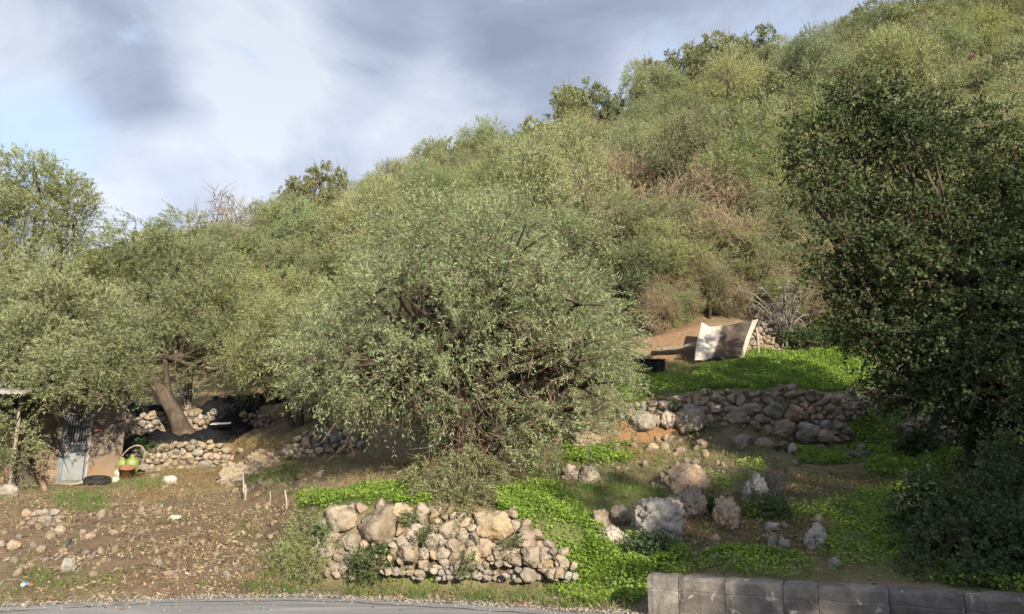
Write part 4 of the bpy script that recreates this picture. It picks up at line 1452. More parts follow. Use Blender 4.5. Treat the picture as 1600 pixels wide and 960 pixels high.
# --- unseen oaks added behind the viewer to throw the dappled shade
SH = make_kind('shade_oak', 'tall unseen evergreen oak added behind the viewer to cast shade', 'oak tree', 'unseen oaks added behind the viewer for their shade', 450, 3.4, 11.0, 'oak', 30, 3000, 12, .17, .11, 1.25, 0, lmin=.4, lmax=.8, spread=1.2)
first = True
SHADE = []
for cc, y, s in ((9.2, -9.5, 1.12), (14.3, -9.5, 1.45), (17.5, -15, 1.45), (20.5, -8, 1.45)):
    SHADE.append(((cc + y * math.sin(SUN_AZ)) / math.cos(SUN_AZ), y, s))
for i, (x, y, s) in enumerate(SHADE):
    place(SH, x, y, s, i * 1.3, first, z=-.1)
    first = False

# --- grey tangled bare shrub right of the tarpaulin, small bushes
def bare_shrub(x, y, Y, label, R, Hh, n, seed, mat='bark_grey', r=.014, flat=1.0):
    rg = np.random.default_rng(seed)
    b = P(x, y, Y)
    b[2] = float(H(b[0], b[1])) - .05
    root = thing('bare_shrub', b, label, 'shrub')
    parts = []
    tips = []
    for i in range(n):
        a = rg.uniform(0, 6.28)
        e = np.array([math.cos(a) * R * rg.uniform(.3, 1), math.sin(a) * R * flat * rg.uniform(.3, 1), Hh * rg.uniform(.35, 1)])
        m = np.array([e[0] * .35, e[1] * .35, e[2] * 1.0]) + rg.normal(size=3) * .15
        pth = bezier(np.array([rg.normal() * .12, rg.normal() * .1, 0]), m, e, 8)
        parts.append(tube(pth, np.linspace(r * 1.6, r * .5, 8), 5, 0, 0, 1, False))
        for k in (3, 4, 5, 6, 7):
            tips += [pth[k]] * 3
    V, F = joinm(parts)
    obj('branches', mesh_np('branches', V, F, M[mat], True), root)
    tips = np.array(tips)
    d = nrm(rg.normal(size=tips.shape) + np.array([0, 0, -.1]))
    V, F = stems(tips, tips + d * rg.uniform(.2, .6, (len(tips), 1)) * R * .6, r * .45, rg, .25)
    tag(obj('twigs', mesh_np('twigs', V, F, M[mat], False), root), kind='stuff')
    return root


bare_shrub(1225, 545, 23.0, 'tangle of bare grey arching branches beside the hanging tarpaulin', 1.3, 1.9, 46, 1, r=.02)
bare_shrub(1185, 540, 24.2, 'bare dark thorny branches above the hanging tarpaulin', 1.2, 1.9, 26, 2, 'bark', r=.02)
bare_shrub(1200, 790, 12.6, 'small dry grey shrub beside the tall narrow boulder', .42, .5, 40, 3, 'bark_grey', .006)
bare_shrub(1040, 470, 27.0, 'pale curved bare branches arching over the dry hillside above the tarpaulin', 1.9, 1.5, 16, 4, 'twig_pink', .03)
bare_shrub(300, 560, 28.5, 'slender bare branching sapling behind the leaning olive trunk', .8, 3.0, 9, 5, 'bark_grey', .022)
bare_shrub(1360, 560, 21.5, 'thin leafless bush against the dark carob', .8, 1.9, 22, 6, 'twig', .012)


def leafy_bush(x, y, Y, label, cl, n, mat, ll, lw, seed, nleaf=10, z=None):
    rg = np.random.default_rng(seed)
    b = ground_px(x, y) if Y is None else P(x, y, Y)
    b[2] = float(H(b[0], b[1])) - .02 if z is None else z
    root = thing('small_bush', b, label, 'bush')
    me, sdl = crown_mesh('foliage', cl, n, nleaf, ll, lw, M[mat], rg, lmin=.08, lmax=.2, spread=1.1, hole=-9)
    obj('foliage', me, root)
    S, D, L = sdl
    k = rg.uniform(size=len(S)) < .15
    V, F = stems(np.zeros((k.sum(), 3)) + rg.normal(size=(k.sum(), 3)) * .03, S[k], .004, rg, .1)
    tag(obj('stems', mesh_np('stems', V, F, M['twig'], False), root), kind='stuff')


leafy_bush(578, 908, None, 'small dark green bush at the foot of the roadside wall', [(0, 0, .16, .17), (.12, 0, .25, .14), (-.1, .02, .10, .14)], 500, 'bush', .035, .02, 51)
for k, (x, y, Y, lab) in enumerate(((640, 810, 10.42, 'green sprig growing between two pale boulders of the roadside wall'), (667, 836, 10.35, 'tuft of weed in a joint of the roadside wall under the hanging shoots'), (735, 880, 10.2, 'small weed at the foot of the roadside wall'),
        (800, 850, 10.25, 'weed sprouting beside the broad pale boulder of the roadside wall'), (505, 830, 10.4, 'leafy weed at the left end of the roadside wall'), (560, 870, 10.25, 'trailing weed low on the roadside wall above the small bush'), (1115, 668, 16.85, 'green weed under the middle of the terrace wall'), (1052, 632, 17.0, 'sprig growing in the top of the terrace wall'))):
    p = P(x, y, Y)
    root = leafy_bush(x, y, Y, lab, [(0, -.08, 0, .05), (.05, -.08, .04, .04), (-.03, -.1, -.08, .04)], 36, 'bush', .03, .02, 70 + k, z=p[2])
leafy_bush(480, 905, None, 'scrubby grey-green bush at the left end of the roadside wall', [(0, 0, .25, .25), (-.2, .1, .3, .22), (.15, .1, .45, .22), (-.1, .2, .55, .22), (.02, -.1, .12, .2)], 900, 'olive', .05, .01, 52)
leafy_bush(1035, 868, None, 'deep green weed bush under the largest pitted boulder', [(-.28, 0, .08, .16), (-.1, -.02, .1, .17), (.1, 0, .06, .12)], 600, 'bush', .03, .026, 53)
leafy_bush(1190, 806, None, 'low green weeds at the foot of the tall narrow boulder', [(0, 0, .1, .2), (.25, .05, .1, .18)], 420, 'bush', .035, .028, 54)
leafy_bush(1100, 800, None, 'low green weeds between the boulders on the bank', [(0, 0, .08, .14), (.1, .1, .1, .12)], 300, 'bush', .032, .026, 55)
leafy_bush(1440, 712, None, 'dark leafy weed beside the shaded stone wall', [(0, 0, .2, .22), (.15, 0, .35, .2), (-.2, 0, .12, .2)], 420, 'bush', .06, .045, 56)
leafy_bush(225, 722, None, 'green climbing weed on the wall by the hoop', [(0, 0, .25, .22), (.3, 0, .35, .2), (-.1, 0, .5, .2)], 260, 'bush', .05, .04, 57)
leafy_bush(1262, 545, 22.7, 'dark leafy scrub between the bare branches and the lawn', [(0, 0, .3, .42), (.5, .1, .4, .42), (-.4, .2, .5, .4)], 900, 'bush', .06, .03, 81)
leafy_bush(1318, 545, 22.8, 'rounded green scrub at the back of the lawn beside the carob', [(0, 0, .35, .5), (.6, .1, .45, .5), (.2, .5, .9, .5), (-.5, .3, .6, .4)], 1200, 'bush_dark', .06, .035, 82)
leafy_bush(1365, 548, 22.4, 'tall dark scrub where the lawn meets the carob', [(0, 0, .4, .5), (.5, .2, .7, .55), (.1, .4, 1.2, .5)], 1000, 'bush_dark', .06, .035, 83)
leafy_bush(1048, 520, 23.2, 'grey-green scrub on the dry bank behind the long cloth strip', [(0, 0, .3, .35), (.5, .2, .35, .35), (-.5, .1, .3, .3)], 600, 'olive', .06, .018, 84)
leafy_bush(900, 600, 21.5, 'low green bramble under the olives on the terrace', [(0, 0, .3, .5), (-.7, .2, .3, .5), (-1.4, 0, .3, .45), (.6, .1, .3, .4)], 1500, 'bush', .07, .035, 58)
leafy_bush(780, 640, 17.5, 'green undergrowth glimpsed behind the big olive trunk', [(0, 0, .4, .6), (-.8, .2, .4, .5), (.9, 0, .5, .6), (1.5, 0, .3, .5)], 1800, 'bush', .06, .03, 59)

# ------------------------------------------------------------------ ground cover (uncountable)
def scatter(n, zones, yr, seed, wob=16, base=0.0, xr=(-14, 14), power=1.0):
    rg = np.random.default_rng(seed)
    Y = yr[0] + (yr[1] - yr[0]) * rg.uniform(0, 1, n) ** power
    X = rg.uniform(xr[0], xr[1], n) * Y / 16.0 * 1.0
    pts = np.stack([X, Y, H(X, Y)], 1)
    m = np.maximum(mask(pts, zones, wob, 1), base)
    m = m * np.clip(.7 + 1.5 * fbm(X * 1.3, Y * 1.3, 0, 4, 44), 0.04, 1.2)
    return pts[rg.uniform(size=n) < m], rg


def clover():
    pts, rg = scatter(980000, CLOVER, (8.2, 24.5), 61, 24, 0, (-10, 16))
    steep, _ = scatter(160000, CLOVER, (10.0, 11.2), 67, 24, 0, (-2, 6))        # the steep bank at the end of the wall
    pts = np.vstack([pts, steep])
    n = len(pts)
    hgt = rg.uniform(.02, .13, n) * (.6 + .6 * np.clip(.5 + fbm(pts[:, 0] * 2, pts[:, 1] * 2, 0, 2, 8), 0, 1))
    s = .019 + .010 * (pts[:, 1] > 14)
    s = s * rg.uniform(.7, 1.3, n)
    c = pts + np.stack([rg.normal(size=n) * .02, rg.normal(size=n) * .02, hgt], 1)
    nv = nrm(rg.normal(size=(n, 3)) * .55 + np.array([0, -.15, 1]))
    a = nrm(np.cross(nv, rg.normal(size=(n, 3))))
    b = np.cross(nv, a)
    V = np.stack([c - a * s[:, None], c - b * s[:, None] * .8, c + a * s[:, None], c + b * s[:, None] * .8], 1).reshape(-1, 3)
    F = np.arange(len(V)).reshape(-1, 4)
    tint = np.repeat(rg.uniform(0, 1, n), 4)
    o = obj('clover', mesh_np('clover', V, F, M['clover'], False, {'v': ('FLOAT', tint)}))
    tag(o, 'bright green clover carpeting the terraces and tumbling over the wall', 'clover', kind='stuff')
    print('clover', n)


def blades(name, label, cat, pts, rg, hmin, hmax, w, mat, lean=.5, per=3):
    n0 = len(pts)
    pts = np.repeat(pts, per, 0) + rg.normal(size=(n0 * per, 3)) * np.array([.03, .03, 0])
    n = len(pts)
    h = rg.uniform(hmin, hmax, n)
    d = nrm(np.stack([rg.normal(size=n) * lean, rg.normal(size=n) * lean, np.ones(n)], 1))
    sd = nrm(np.cross(d, rg.normal(size=(n, 3))))
    ww = w * (1 + .05 * np.clip(pts[:, 1] - 10, 0, 30)) * rg.uniform(.6, 1.3, n)
    top = pts + d * h[:, None]
    top[:, :2] += d[:, :2] * (h * .5)[:, None]
    mid = pts + d * (h * .55)[:, None]
    b = pts - np.array([0, 0, .02])
    V = np.stack([b - sd * ww[:, None] * .5, b + sd * ww[:, None] * .5, mid + sd * ww[:, None] * .4, top, mid - sd * ww[:, None] * .4], 1).reshape(-1, 3)
    i = np.arange(n)[:, None] * 5
    Q = np.hstack([i, i + 1, i + 2, i + 4])
    T = np.hstack([i + 4, i + 2, i + 3])
    tint = np.repeat(rg.uniform(0, 1, n), 5)
    o = obj(name, mesh_np(name, V, [Q, T], M[mat], False, {'v': ('FLOAT', tint)}))
    tag(o, label, cat, kind='stuff')
    print(name, n)


clover()
pts, rg = scatter(125000, GRASS + [(p, k * .35) for p, k in CLOVER], (8.6, 25), 62, 26, .05)
_e = np.array([Pz(x, y, 0.02) for x, y in ROAD_EDGE])


def off_road(p):
    return p[p[:, 1] > np.interp(p[:, 0], _e[:, 0], _e[:, 1]) + .06]


pts = off_road(pts)
blades('grass', 'short green grass growing on the bank, verge and terraces', 'grass', pts, rg, .05, .15, .007, 'grass')
DRY = [([(380, 830), (520, 830), (520, 910), (400, 915)], .8), ([(440, 895), (1000, 905), (1000, 950), (440, 930)], .4), ([(200, 690), (560, 680), (480, 770), (150, 790)], .8),
       ([(0, 770), (120, 770), (120, 930), (0, 930)], .35), ([(960, 680), (1300, 690), (1400, 770), (960, 760)], .5), ([(560, 880), (880, 880), (880, 910), (560, 910)], .35),
       ([(440, 720), (760, 700), (760, 770), (440, 770)], .7), ([(1000, 520), (1180, 540), (1180, 600), (1000, 600)], .9), ([(300, 770), (480, 770), (450, 830), (300, 800)], .4), ([(1050, 770), (1310, 770), (1300, 900), (1050, 900)], .3)]
pts, rg = scatter(110000, DRY, (8.8, 34), 63, 24, .12)
pts = off_road(pts)
blades('dry_grass', 'thin straw-coloured dry grass on the bank and terraces', 'dry grass', pts, rg, .05, .24, .005, 'straw', .7, 2)

LIT = [([(90, 790), (470, 785), (480, 850), (430, 932), (60, 940), (100, 880)], 1.0), ([(0, 780), (120, 770), (120, 930), (0, 935)], .5), ([(440, 890), (1000, 900), (1000, 955), (430, 932)], .3),
       ([(560, 878), (900, 878), (900, 910), (560, 910)], .8), ([(1060, 775), (1310, 770), (1310, 890), (1060, 890)], .5), ([(1190, 735), (1400, 745), (1380, 780), (1200, 775)], .7), ([(200, 690), (560, 680), (480, 770), (150, 790)], .35), ([(960, 690), (1250, 690), (1250, 740), (960, 740)], .4)]


def litter():
    pts, rg = scatter(120000, LIT, (8.9, 22), 64, 26, .06)
    n = len(pts)
    s = rg.uniform(.012, .035, n)
    c = pts + np.stack([np.zeros(n), np.zeros(n), rg.uniform(.003, .03, n)], 1)
    nv = nrm(rg.normal(size=(n, 3)) * .6 + np.array([0, 0, 1]))
    a = nrm(np.cross(nv, rg.normal(size=(n, 3))))
    b = np.cross(nv, a)
    V = np.stack([c - a * s[:, None] * 1.5, c - b * s[:, None] * .6, c + a * s[:, None] * 1.5 + nv * s[:, None] * .4, c + b * s[:, None] * .6], 1).reshape(-1, 3)
    o = obj('leaf_litter', mesh_np('leaf_litter', V, np.arange(len(V)).reshape(-1, 4), M['litter'], False, {'v': ('FLOAT', np.repeat(rg.uniform(0, 1, n) ** 1.6, 4))}))
    tag(o, 'brown and pale fallen leaves strewn over the earth bank', 'leaf litter', kind='stuff')
    # pebbles
    pts, rg = scatter(17000, LIT, (8.9, 22), 65, 26, .06)
    n = len(pts)
    V0 = np.array([(1, 0, 0), (-1, 0, 0), (0, 1, 0), (0, -1, 0), (0, 0, 1), (0, 0, -1)], float)
    F0 = np.array([(0, 2, 4), (2, 1, 4), (1, 3, 4), (3, 0, 4), (2, 0, 5), (1, 2, 5), (3, 1, 5), (0, 3, 5)])
    s = rg.uniform(.008, .03, n)
    R = nrm(rg.normal(size=(n, 3, 3)))
    V = np.einsum('kj,njd->nkd', V0, R) * s[:, None, None] * rg.uniform(.6, 1.2, (n, 6, 1)) + (pts + np.array([0, 0, .006]))[:, None, :]
    F = (F0[None] + (np.arange(n) * 6)[:, None, None]).reshape(-1, 3)
    o = obj('gravel', mesh_np('gravel', V.reshape(-1, 3), F, M['stone_warm'], False))
    tag(o, 'small loose gravel and stone chips on the earth bank and verge', 'gravel', kind='stuff')
    # grit along the edge of the asphalt
    e = np.array([Pz(x, y, 0.02) for x, y in ROAD_EDGE])
    rg = np.random.default_rng(66)
    n = 5500
    X = rg.uniform(-8, 3.2, n)
    Y = np.interp(X, e[:, 0], e[:, 1]) + rg.normal(size=n) * .16 * (1 + (X < -4) * .8) + .05
    zz = np.maximum(H(X, Y), .016 * (Y < np.interp(X, e[:, 0], e[:, 1]) + .05))
    s = rg.uniform(.004, .015, n)
    R = nrm(rg.normal(size=(n, 3, 3)))
    V = np.einsum('kj,njd->nkd', V0, R) * s[:, None, None] + np.stack([X, Y, zz + .003], 1)[:, None, :]
    F = (F0[None] + (np.arange(n) * 6)[:, None, None]).reshape(-1, 3)
    o = obj('road_grit', mesh_np('road_grit', V.reshape(-1, 3), F, M['stone_grey'], False))
    tag(o, 'pale grit scattered along the edge of the asphalt', 'grit', kind='stuff')


litter()

# ------------------------------------------------------------------ the hut
def build_hut():
    Y = 22.0
    zb = 1.02
    xl, xr = P(-70, 700, Y)[0], P(193, 690, Y)[0]
    pb = Pz(115, 753, 1.12)
    dl, dr = P(97, 700, Y)[0], P(138, 700, Y)[0]
    top = P(150, 612, Y)[2]
    dz0, dz1 = P(115, 752, Y)[2], P(115, 648, Y)[2]
    root = thing('hut', (xr, Y, zb), 'small rendered hut with stained brown walls and a barred metal door', 'hut')
    ox, oy, oz = xr, Y, zb
    yaw = math.atan2(-xr, Y)          # the front looks down the slope to the bend of the road
    KX = math.cos(yaw)
    root.rotation_euler = (0, 0, yaw)
    th = .28
    parts = []
    def bx(x0, x1, y0, y1, z0, z1):
        return box((((x0 + x1) / 2 - ox) * KX, (y0 + y1) / 2 - oy, (z0 + z1) / 2 - oz), ((x1 - x0) * KX, y1 - y0, z1 - z0))
    parts += [bx(xl, dl, Y, Y + th, zb - .3, top), bx(dr, xr, Y, Y + th, zb - .3, top), bx(dl, dr, Y, Y + th, dz1, top), bx(dl, dr, Y, Y + th, zb - .3, dz0)]
    V, F = joinm(parts)
    obj('front_wall', mesh_np('front_wall', V, F, M['stucco']), root)
    V, F = joinm([bx(xr - th, xr - .003, Y + th, Y + 3.0, zb - .3, top - .003)])
    obj('side_wall', mesh_np('side_wall', V, F, M['stucco']), root)
    V, F = joinm([bx(xl + .003, xl + th, Y + th, Y + 3.0, zb - .3, top - .003)])
    obj('side_wall', mesh_np('side_wall', V, F, M['stucco']), root)
    V, F = joinm([bx(xl + th, xr - th, Y + 2.8, Y + 3.0, zb - .3, top - .006)])
    obj('rear_wall', mesh_np('rear_wall', V, F, M['stucco']), root)
    roof = []
    V, F = joinm([box(((xl - xr) / 2 * KX, 1.45, top - oz + .07), ((xr - xl) * KX + .2, 3.3, .12))])
    bevel(obj('roof', mesh_np('roof', V, F, M['cement_sheet']), root), .02)
    # door: frame, two leaves, bars
    w = dr - dl
    door = obj('door', mesh_np('door', *joinm([bx(dl + .13, dr - .06, Y + .06, Y + .09, dz0 + .04, dz0 + (dz1 - dz0) * .53)]), M['metal_light']), root)
    V, F = joinm([bx(dl, dl + .035, Y - .01, Y + .1, dz0, dz1), bx(dr - .035, dr, Y - .01, Y + .1, dz0, dz1), bx(dl + .035, dr - .035, Y - .01, Y + .1, dz1 - .04, dz1), bx(dl + .035, dr - .035, Y - .01, Y + .1, dz0, dz0 + .035)])
    obj('door_frame', mesh_np('door_frame', V, F, M['metal_blue']), door)
    V, F = joinm([bx(dl + .035, dl + .125, Y + .03, Y + .07, dz0 + .035, dz1 - .04), bx(dl + .13, dr - .035, Y + .03, Y + .07, dz0 + (dz1 - dz0) * .53, dz0 + (dz1 - dz0) * .56)])
    obj('rail', mesh_np('rail', V, F, M['metal_blue']), door)
    for k in range(8):
        x = dl + .16 + k * (w - .24) / 7
        V, F = joinm([bx(x - .013, x + .013, Y + .035, Y + .06, dz0 + (dz1 - dz0) * .56, dz1 - .04)])
        obj('bar', mesh_np('bar', V, F, M['metal_light']), door)
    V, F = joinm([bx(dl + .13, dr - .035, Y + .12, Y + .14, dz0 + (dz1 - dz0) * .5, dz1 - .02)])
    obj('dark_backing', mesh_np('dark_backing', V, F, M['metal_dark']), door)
    V, F = joinm([bx(dl + .08, dl + .12, Y - .02, Y + .03, dz0 + .75, dz0 + 1.0)])
    obj('handle', mesh_np('handle', V, F, M['brick']), door)
    V, F = joinm([bx(dl + .19, dl + .27, Y + .02, Y + .06, dz0 + .9, dz0 + .98)])
    obj('lock', mesh_np('lock', V, F, M['metal_dark']), door)
    V, F = joinm([bx(dr + .006, dr + .06, Y - .012, Y + .02, dz0, dz1)])
    obj('door_jamb', mesh_np('door_jamb', V, F, M['cement_sheet']), root)
    p = P(154, 673, Y)
    V, F = joinm([box(((p[0] - ox) * KX, -.02, p[2] - oz), (.19, .06, .07))])
    obj('wall_brick', mesh_np('wall_brick', V, F, M['brick']), root)
    V, F = joinm([bx(dl - .3, dr + .35, Y - .35, Y, zb - .2, zb + .1)])
    bevel(obj('doorstep', mesh_np('doorstep', V, F, M['cement_sheet']), root), .02)


build_hut()

# the pale corrugated sheet of a lean-to seen at the far left
def lean_to():
    c = P(-10, 616, 18.9)
    n = 40
    xs = np.linspace(-1.2, 1.15, n)
    V = []
    for y, dz in ((-.55, -.05), (.7, .25)):
        for off in (0, .02):
            V += [(x, y, dz + .022 * math.sin(x * 40) + off) for x in xs]
    V = np.array(V)
    F = []
    for i in range(n - 1):
        F += [(i, i + 1, 2 * n + i + 1, 2 * n + i), (n + i + 1, n + i, 3 * n + i, 3 * n + i + 1), (i + 1, i, n + i, n + i + 1), (2 * n + i, 2 * n + i + 1, 3 * n + i + 1, 3 * n + i)]
    g = float(H(c[0], c[1]))
    root = thing('lean_to', (c[0], c[1], g), 'lean-to of grey cement sheet on posts, half hidden by the olive before the hut', 'lean-to')
    obj('roof_sheet', mesh_np('roof_sheet', V + np.array([0, 0, c[2] - g]), np.array(F), M['cement_sheet'], True), root)
    for x in (-1.0, .5):
        V2, F2 = joinm([tube(np.array([(x, .3, -.1), (x + .02, .3, (c[2] - g) * .5), (x, .3, c[2] - g + .12)]), [.05, .045, .045], 8)])
        obj('post', mesh_np('post', V2, F2, M['wood_grey'], True), root)


lean_to()

# ------------------------------------------------------------------ things by the hut
def torus(R, r, n=36, m=10, sx=1.0, mat='rubber', name='tyre', squash=1.0, groove=0.0):
    V, F = [], []
    for i in range(n):
        a = 2 * np.pi * i / n
        for j in range(m):
            b = 2 * np.pi * j / m
            rr = r * (1 + groove * (i % 2) * (math.cos(b) > .5))
            V.append(((R + rr * math.cos(b)) * math.cos(a) * sx, (R + rr * math.cos(b)) * math.sin(a), rr * math.sin(b) * squash))
            F.append((i * m + j, ((i + 1) % n) * m + j, ((i + 1) % n) * m + (j + 1) % m, i * m + (j + 1) % m))
    return mesh_np(name, np.array(V), np.array(F), M[mat], True)


g = P(152, 753, 20.9)
g[2] = float(H(g[0], g[1]))
tag(obj('tyre', torus(.25, .09, 48, 12, 1, groove=.08), None, (g[0], g[1], g[2] + .11), (.18, .1, 0)), 'old black tyre lying flat beside the hut door', 'tyre')
g = P(201, 740, 21.8)
g[2] = float(H(g[0], g[1]))
tag(obj('hoop', torus(.46, .028, 44, 8, .62, 'hoop', 'hoop', 1.2), None, (g[0], g[1] + .1, g[2] + .5), (1.25, .35, .25)), 'pale oval hoop leaning against the wall by the hut', 'hoop')


def lathe(profile, n=20, name='pot', mat='terracotta', dent=.0, seed=0):
    V, F = [], []
    m = len(profile)
    for i in range(n):
        a = 2 * np.pi * i / n
        for r, z in profile:
            V.append((r * math.cos(a), r * math.sin(a), z))
    V = np.array(V)
    if dent:
        V = V * (1 + dent * fbm(V[:, 0] * 6 + seed, V[:, 1] * 6, V[:, 2] * 6, 2, seed))[:, None]
    for i in range(n):
        for j in range(m - 1):
            F.append((i * m + j, ((i + 1) % n) * m + j, ((i + 1) % n) * m + j + 1, i * m + j + 1))
    return mesh_np(name, V, np.array(F), M[mat], True)


g = P(196, 750, 21.5)
g[2] = float(H(g[0], g[1]))
pot = tag(obj('flower_pot', lathe([(0, .0), (.14, 0), (.19, .30), (.215, .30), (.22, .36), (.19, .36), (.165, .05), (0, .04)]), None, (g[0], g[1], g[2] + .03), (.2, .12, 0)), 'terracotta pot tilted in front of the oval hoop', 'pot')
for k, (x, y, s, lab) in enumerate(((191, 727, .17, 'round pale green plastic jar inside the leaning hoop'), (206, 725, .19, 'taller green plastic jar inside the leaning hoop'))):
    p = P(x, y, 21.85)
    gz = float(H(p[0], p[1]))
    hh = p[2] + s - gz
    prof = [(0, 0), (s * .55, 0), (s * .75, hh * .35), (s, hh * .62), (s * .92, hh * .82), (s * .5, hh * .95), (s * .28, hh), (s * .28, hh * 1.06), (0, hh * 1.06)]
    tag(obj('plastic_jar', lathe(prof, 20, 'plastic_jar', 'green_plastic', .08, k), None, (p[0], p[1], gz), (0, 0, 0)), lab, 'jar')
boulder(178, 757, 15, 12, 'squarish white stone between the tyre and the terracotta pot', 'white_stone', 210, False, Y=21.3)
boulder(184, 746, 14, 14, 'white upright stone leaning on the terracotta pot', 'white_stone', 211, False, Y=21.5)

# pipe or rail on the ground by the step
g = P(115, 761, 20.9)
V, F = joinm([tube(np.array([P(68, 762, 20.9), P(115, 763, 20.9), P(132, 759, 20.9)]) + np.array([0, 0, .02]) - g, [.03, .03, .03], 8)])
o = obj('wooden_pole', mesh_np('wooden_pole', V, F, M['wood_grey'], True), None, (g[0], g[1], float(H(g[0], g[1])) + .03))
tag(o, 'thin wooden pole lying on the ground before the hut door', 'pole')

# ------------------------------------------------------------------ black nets
def net(label, corners, Yd, seed, lift=.12, n=34, m=18):
    """crumpled net over the ground inside four ground corners (world)"""
    c = [np.asarray(q, float) for q in corners]
    V = []
    for j in range(m):
        b = j / (m - 1)
        for i in range(n):
            a = i / (n - 1)
            p = (c[0] * (1 - a) + c[1] * a) * (1 - b) + (c[3] * (1 - a) + c[2] * a) * b
            e = min(a, 1 - a, b * .7, (1 - b) * .7)
            x = p[0] + .12 * vnoise(a * 6, b * 6, 0, seed)
            y = p[1] + .15 * vnoise(a * 6, b * 6, 3, seed + 1)
            k = 1 - (2 * a - 1) ** 4
            z = float(H(x, y)) + .03 + lift * np.clip(e * 6, 0, 1) * (.9 + 1.3 * float(fbm(x * 3.1, y * 3.1, 0, 3, seed)))
            V.append((x, y, z))
    V = np.array(V)
    cen = V.mean(0)
    cen[2] = V[:, 2].min()
    i = np.arange(m - 1)[:, None] * n + np.arange(n - 1)[None, :]
    F = np.stack([i, i + 1, i + n + 1, i + n], -1).reshape(-1, 4)
    o = obj('harvest_net', mesh_np('harvest_net', V - cen, F, M['net'], True), None, cen)
    so = o.modifiers.new('thickness', 'SOLIDIFY')
    so.thickness = .03
    return tag(o, label, 'net')


def gp(x, Y):
    u = (x - 800) / FPX
    return np.array([u * Y * 1.0, Y, 0])


net('black olive net bundled on top of the back terrace wall', [gp(170, 27.2), gp(285, 27.2), gp(285, 28.6), gp(165, 28.6)], 0, 1, .2)
net('black olive net spread below the leaning olive trunk', [gp(195, 24.3), gp(372, 24.6), gp(390, 26.3), gp(185, 26.0)], 0, 2, .2)
net('black olive net draped down over the back terrace wall', [gp(325, 26.2), gp(392, 26.2), gp(440, 28.6), gp(310, 28.4)], 0, 3, .3)
net('black net heaped on the terrace wall beside the olive', [gp(365, 27.3), gp(450, 27.2), gp(445, 28.6), gp(365, 28.6)], 0, 4, .25)
p = P(345, 664, 26.0)
V, F = joinm([box((0, 0, 0), (.62, .42, .03))])
o = obj('white_sack', mesh_np('white_sack', V, F, M['sheet_white']), None, (p[0], p[1], float(H(p[0], p[1])) + .42), (.15, -.05, .2))
bevel(o, .01)
tag(o, 'flat white sack lying on the draped black net', 'sack')

# ------------------------------------------------------------------ tarpaulin, plank and other small things
def cloth(c00, c10, c11, c01, n, m, fold, seed, mat, name):
    V, tv = [], []
    for j in range(m):
        b = j / (m - 1)
        for i in range(n):
            a = i / (n - 1)
            p = (c00 * (1 - a) + c10 * a) * (1 - b) + (c01 * (1 - a) + c11 * a) * b
            p = p + np.array([0, 1, 0]) * (fold * (math.sin(a * 17 + 2 * b + seed) * .4 + 1.0 * float(fbm(a * 3.5 + seed, b * 2.2, 0, 3, seed))))
            p = p + np.array([.3, 0, 1]) * fold * .5 * float(vnoise(a * 5 + seed, b * 5, 9, seed)) - np.array([0, 0, .16]) * 4 * a * (1 - a) * (b - .2) * .35
            V.append(p)
            tv.append(a)
    i = np.arange(m - 1)[:, None] * n + np.arange(n - 1)[None, :]
    F = np.stack([i, i + 1, i + n + 1, i + n], -1).reshape(-1, 4)
    V = np.array(V)
    cen = V.mean(0)
    cen[2] = V[:, 2].min()
    o = obj(name, mesh_np(name, V - cen, F, M[mat], True, {'v': ('FLOAT', np.array(tv))}), None, cen)
    so = o.modifiers.new('thickness', 'SOLIDIFY')
    so.thickness = .012
    return o


tp = cloth(P(1084, 562, 21.3), P(1163, 558, 21.3), P(1184, 499, 22.0), P(1094, 508, 22.0), 60, 40, .15, 3, 'tarp', 'tarpaulin')
tag(tp, 'tarpaulin with white bands and brown middle hung over the terrace edge', 'tarpaulin')
for x, lab in ((1096, 'rough wooden post holding up the white end of the tarpaulin'), (1182, 'rough wooden post holding up the brown end of the tarpaulin')):
    t0 = P(x, 512, 22.12)
    gz = float(H(t0[0], t0[1]))
    V, F = joinm([tube(np.array([(0, 0, -.2), (.02, 0, (t0[2] - gz) * .5), (0, 0, t0[2] - gz)]), [.045, .04, .035], 7, .1)])
    tag(obj('wooden_post', mesh_np('wooden_post', V, F, M['wood_grey'], True), None, (t0[0], t0[1], gz)), lab, 'post')
sl = cloth(P(1025, 546, 21.9), P(1090, 541, 21.9), P(1091, 533, 22.2), P(1024, 543, 22.2), 30, 6, .05, 8, 'hoop', 'cloth_strip')
tag(sl, 'long pale strip of old cloth lying on the dry bank beside the tarpaulin', 'cloth')

p = P(1013, 583, 20.6)
gz = float(H(p[0], p[1]))
r = thing('black_crate', (p[0], p[1], gz), 'black plastic crate at the edge of the olive shade above the clover', 'crate')
for c, s, nm in (((0, 0, .17), (.85, .5, .3), 'body'), ((0, 0, .335), (.9, .55, .04), 'rim')):
    V, F = joinm([box(c, s)])
    bevel(obj(nm, mesh_np(nm, V, F, M['net']), r), .02)
for dx in (-.25, 0, .25):
    V, F = joinm([box((dx, -.256, .17), (.05, .015, .26))])
    obj('rib', mesh_np('rib', V, F, M['rubber']), r)

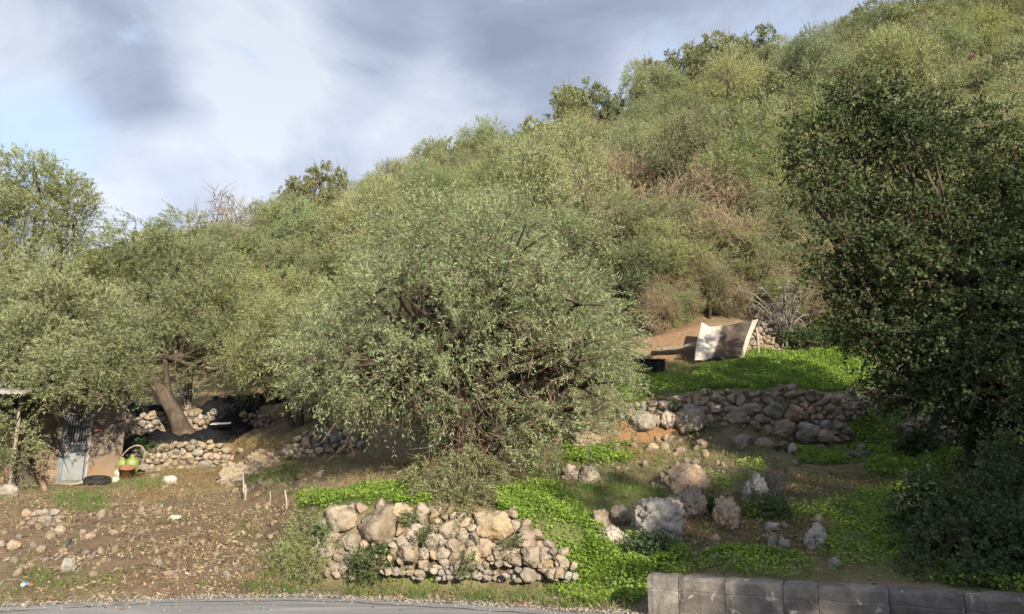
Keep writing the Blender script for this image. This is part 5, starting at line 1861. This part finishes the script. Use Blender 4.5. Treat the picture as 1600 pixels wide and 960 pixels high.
# leaning plank
a, b = P(1507, 664, 15.9), P(1513, 702, 15.55)
d = a - b
L = np.linalg.norm(d)
n = 14
V = []
rgk = np.random.default_rng(3)
ts = np.linspace(0, 1, n)
for t in ts:
    w = .075 * (1 if t > .15 else .45 + 3.4 * t * rgk.uniform(.8, 1.2))
    for sx, sy in ((-1, -1), (1, -1), (1, 1), (-1, 1)):
        V.append(d * t + np.array([sx * w, sy * .014, 0]))
Q = [(i * 4 + k, i * 4 + (k + 1) % 4, (i + 1) * 4 + (k + 1) % 4, (i + 1) * 4 + k) for i in range(n - 1) for k in range(4)] + [(3, 2, 1, 0), (n * 4 - 4, n * 4 - 3, n * 4 - 2, n * 4 - 1)]
tag(obj('plank', mesh_np('plank', np.array(V), np.array(Q), M['wood_white']), None, b), 'bleached broken plank leaning against the dark stone wall', 'plank')

# hose
pts = [P(1213, 704, 1)] * 0
hp = [ground_px(x, y) + np.array([0, 0, .05]) for x, y in ((1214, 706), (1222, 705), (1232, 708), (1242, 713), (1252, 722))]
hp = np.array(hp)
V, F = joinm([tube(hp - hp[0], [.06, .055, .045, .03, .02], 8, .15)])
tag(obj('hose', mesh_np('hose', V, F, M['rubber'], True), None, hp[0]), 'short piece of black hose lying in the grass below the terrace wall', 'hose')

# stakes
for x, y0, y1, r, mat, lab in ((380, 778, 740, .016, 'wood_white', 'tall pale stake stuck in the earth bank'), (383, 782, 757, .03, 'wood_grey', 'thick grey broken stake beside the tall pale one'),
                               (422, 790, 768, .012, 'wood_grey', 'thin upright grey stick on the reddish bank'), (449, 795, 766, .013, 'wood_white', 'thin leaning pale stick at the edge of the clover'), (395, 768, 758, .01, 'wood_grey', 'short grey stick behind the pale stake')):
    g = ground_px(x, y0)
    t = P(x - (4 if y1 == 766 else 0), y1, g[1])
    V, F = joinm([tube(np.array([(0, 0, -.1), (t - g) * .5 + np.array([.008, 0, 0]), t - g]), [r, r * .95, r * .8], 7, .1)])
    tag(obj('stake', mesh_np('stake', V, F, M[mat], True), None, g), lab, 'stake')

boulder(1336, 652, 62, 48, 'rounded pinkish boulder at the end of the long terrace wall', 'stone_brown', 141, pits=.3)

# exposed roots and fallen branches on the left bank
for pts, r, mat, lab in (([(112, 846), (100, 858), (96, 872), (84, 880)], .03, 'bark_grey', 'grey root sticking out of the earth bank'),
                         ([(60, 800), (52, 815), (48, 830)], .022, 'bark', 'dark root hanging from the stone heap'),
                         ([(0, 915), (18, 908), (40, 912)], .02, 'bark_grey', 'fallen grey branch by the bright scrap of litter'),
                         ([(150, 868), (135, 880), (125, 890)], .016, 'bark_grey', 'thin dead branch lying on the leaf litter'),
                         ([(46, 745), (58, 750), (66, 762), (70, 772)], .10, 'twig_pink', 'thick pale root of the tree before the hut')):
    w = np.array([ground_px(x, y) + np.array([0, 0, r * .8]) for x, y in pts])
    if len(w) == 3:
        w = bezier(w[0], 2 * w[1] - (w[0] + w[2]) / 2, w[2], 7)
    V, F = joinm([tube(w - w[0], np.linspace(r, r * .45, len(w)), 7, .2, 3)])
    tag(obj('root' if 'root' in lab else 'fallen_branch', mesh_np('root', V, F, M[mat], True), None, w[0]), lab, 'root' if 'root' in lab else 'branch')

# bright scrap of litter
g = ground_px(42, 917)
r = thing('wrapper', g, 'crumpled blue, white and red wrapper lying on the verge', 'litter')
for dx, mt in ((-.05, 'litter_white'), (0.0, 'litter_blue'), (.05, 'litter_red')):
    V, F = ICO[2][0].copy(), ICO[2][1]
    V = V * (1 + .35 * fbm(V[:, 0] * 2 + dx * 50, V[:, 1] * 2, V[:, 2] * 2, 2, 5))[:, None] * np.array([.03, .02, .02])
    obj('fold', mesh_np('fold', V, F, M[mt], False), r, (dx, 0, .03 - abs(dx) * .1))
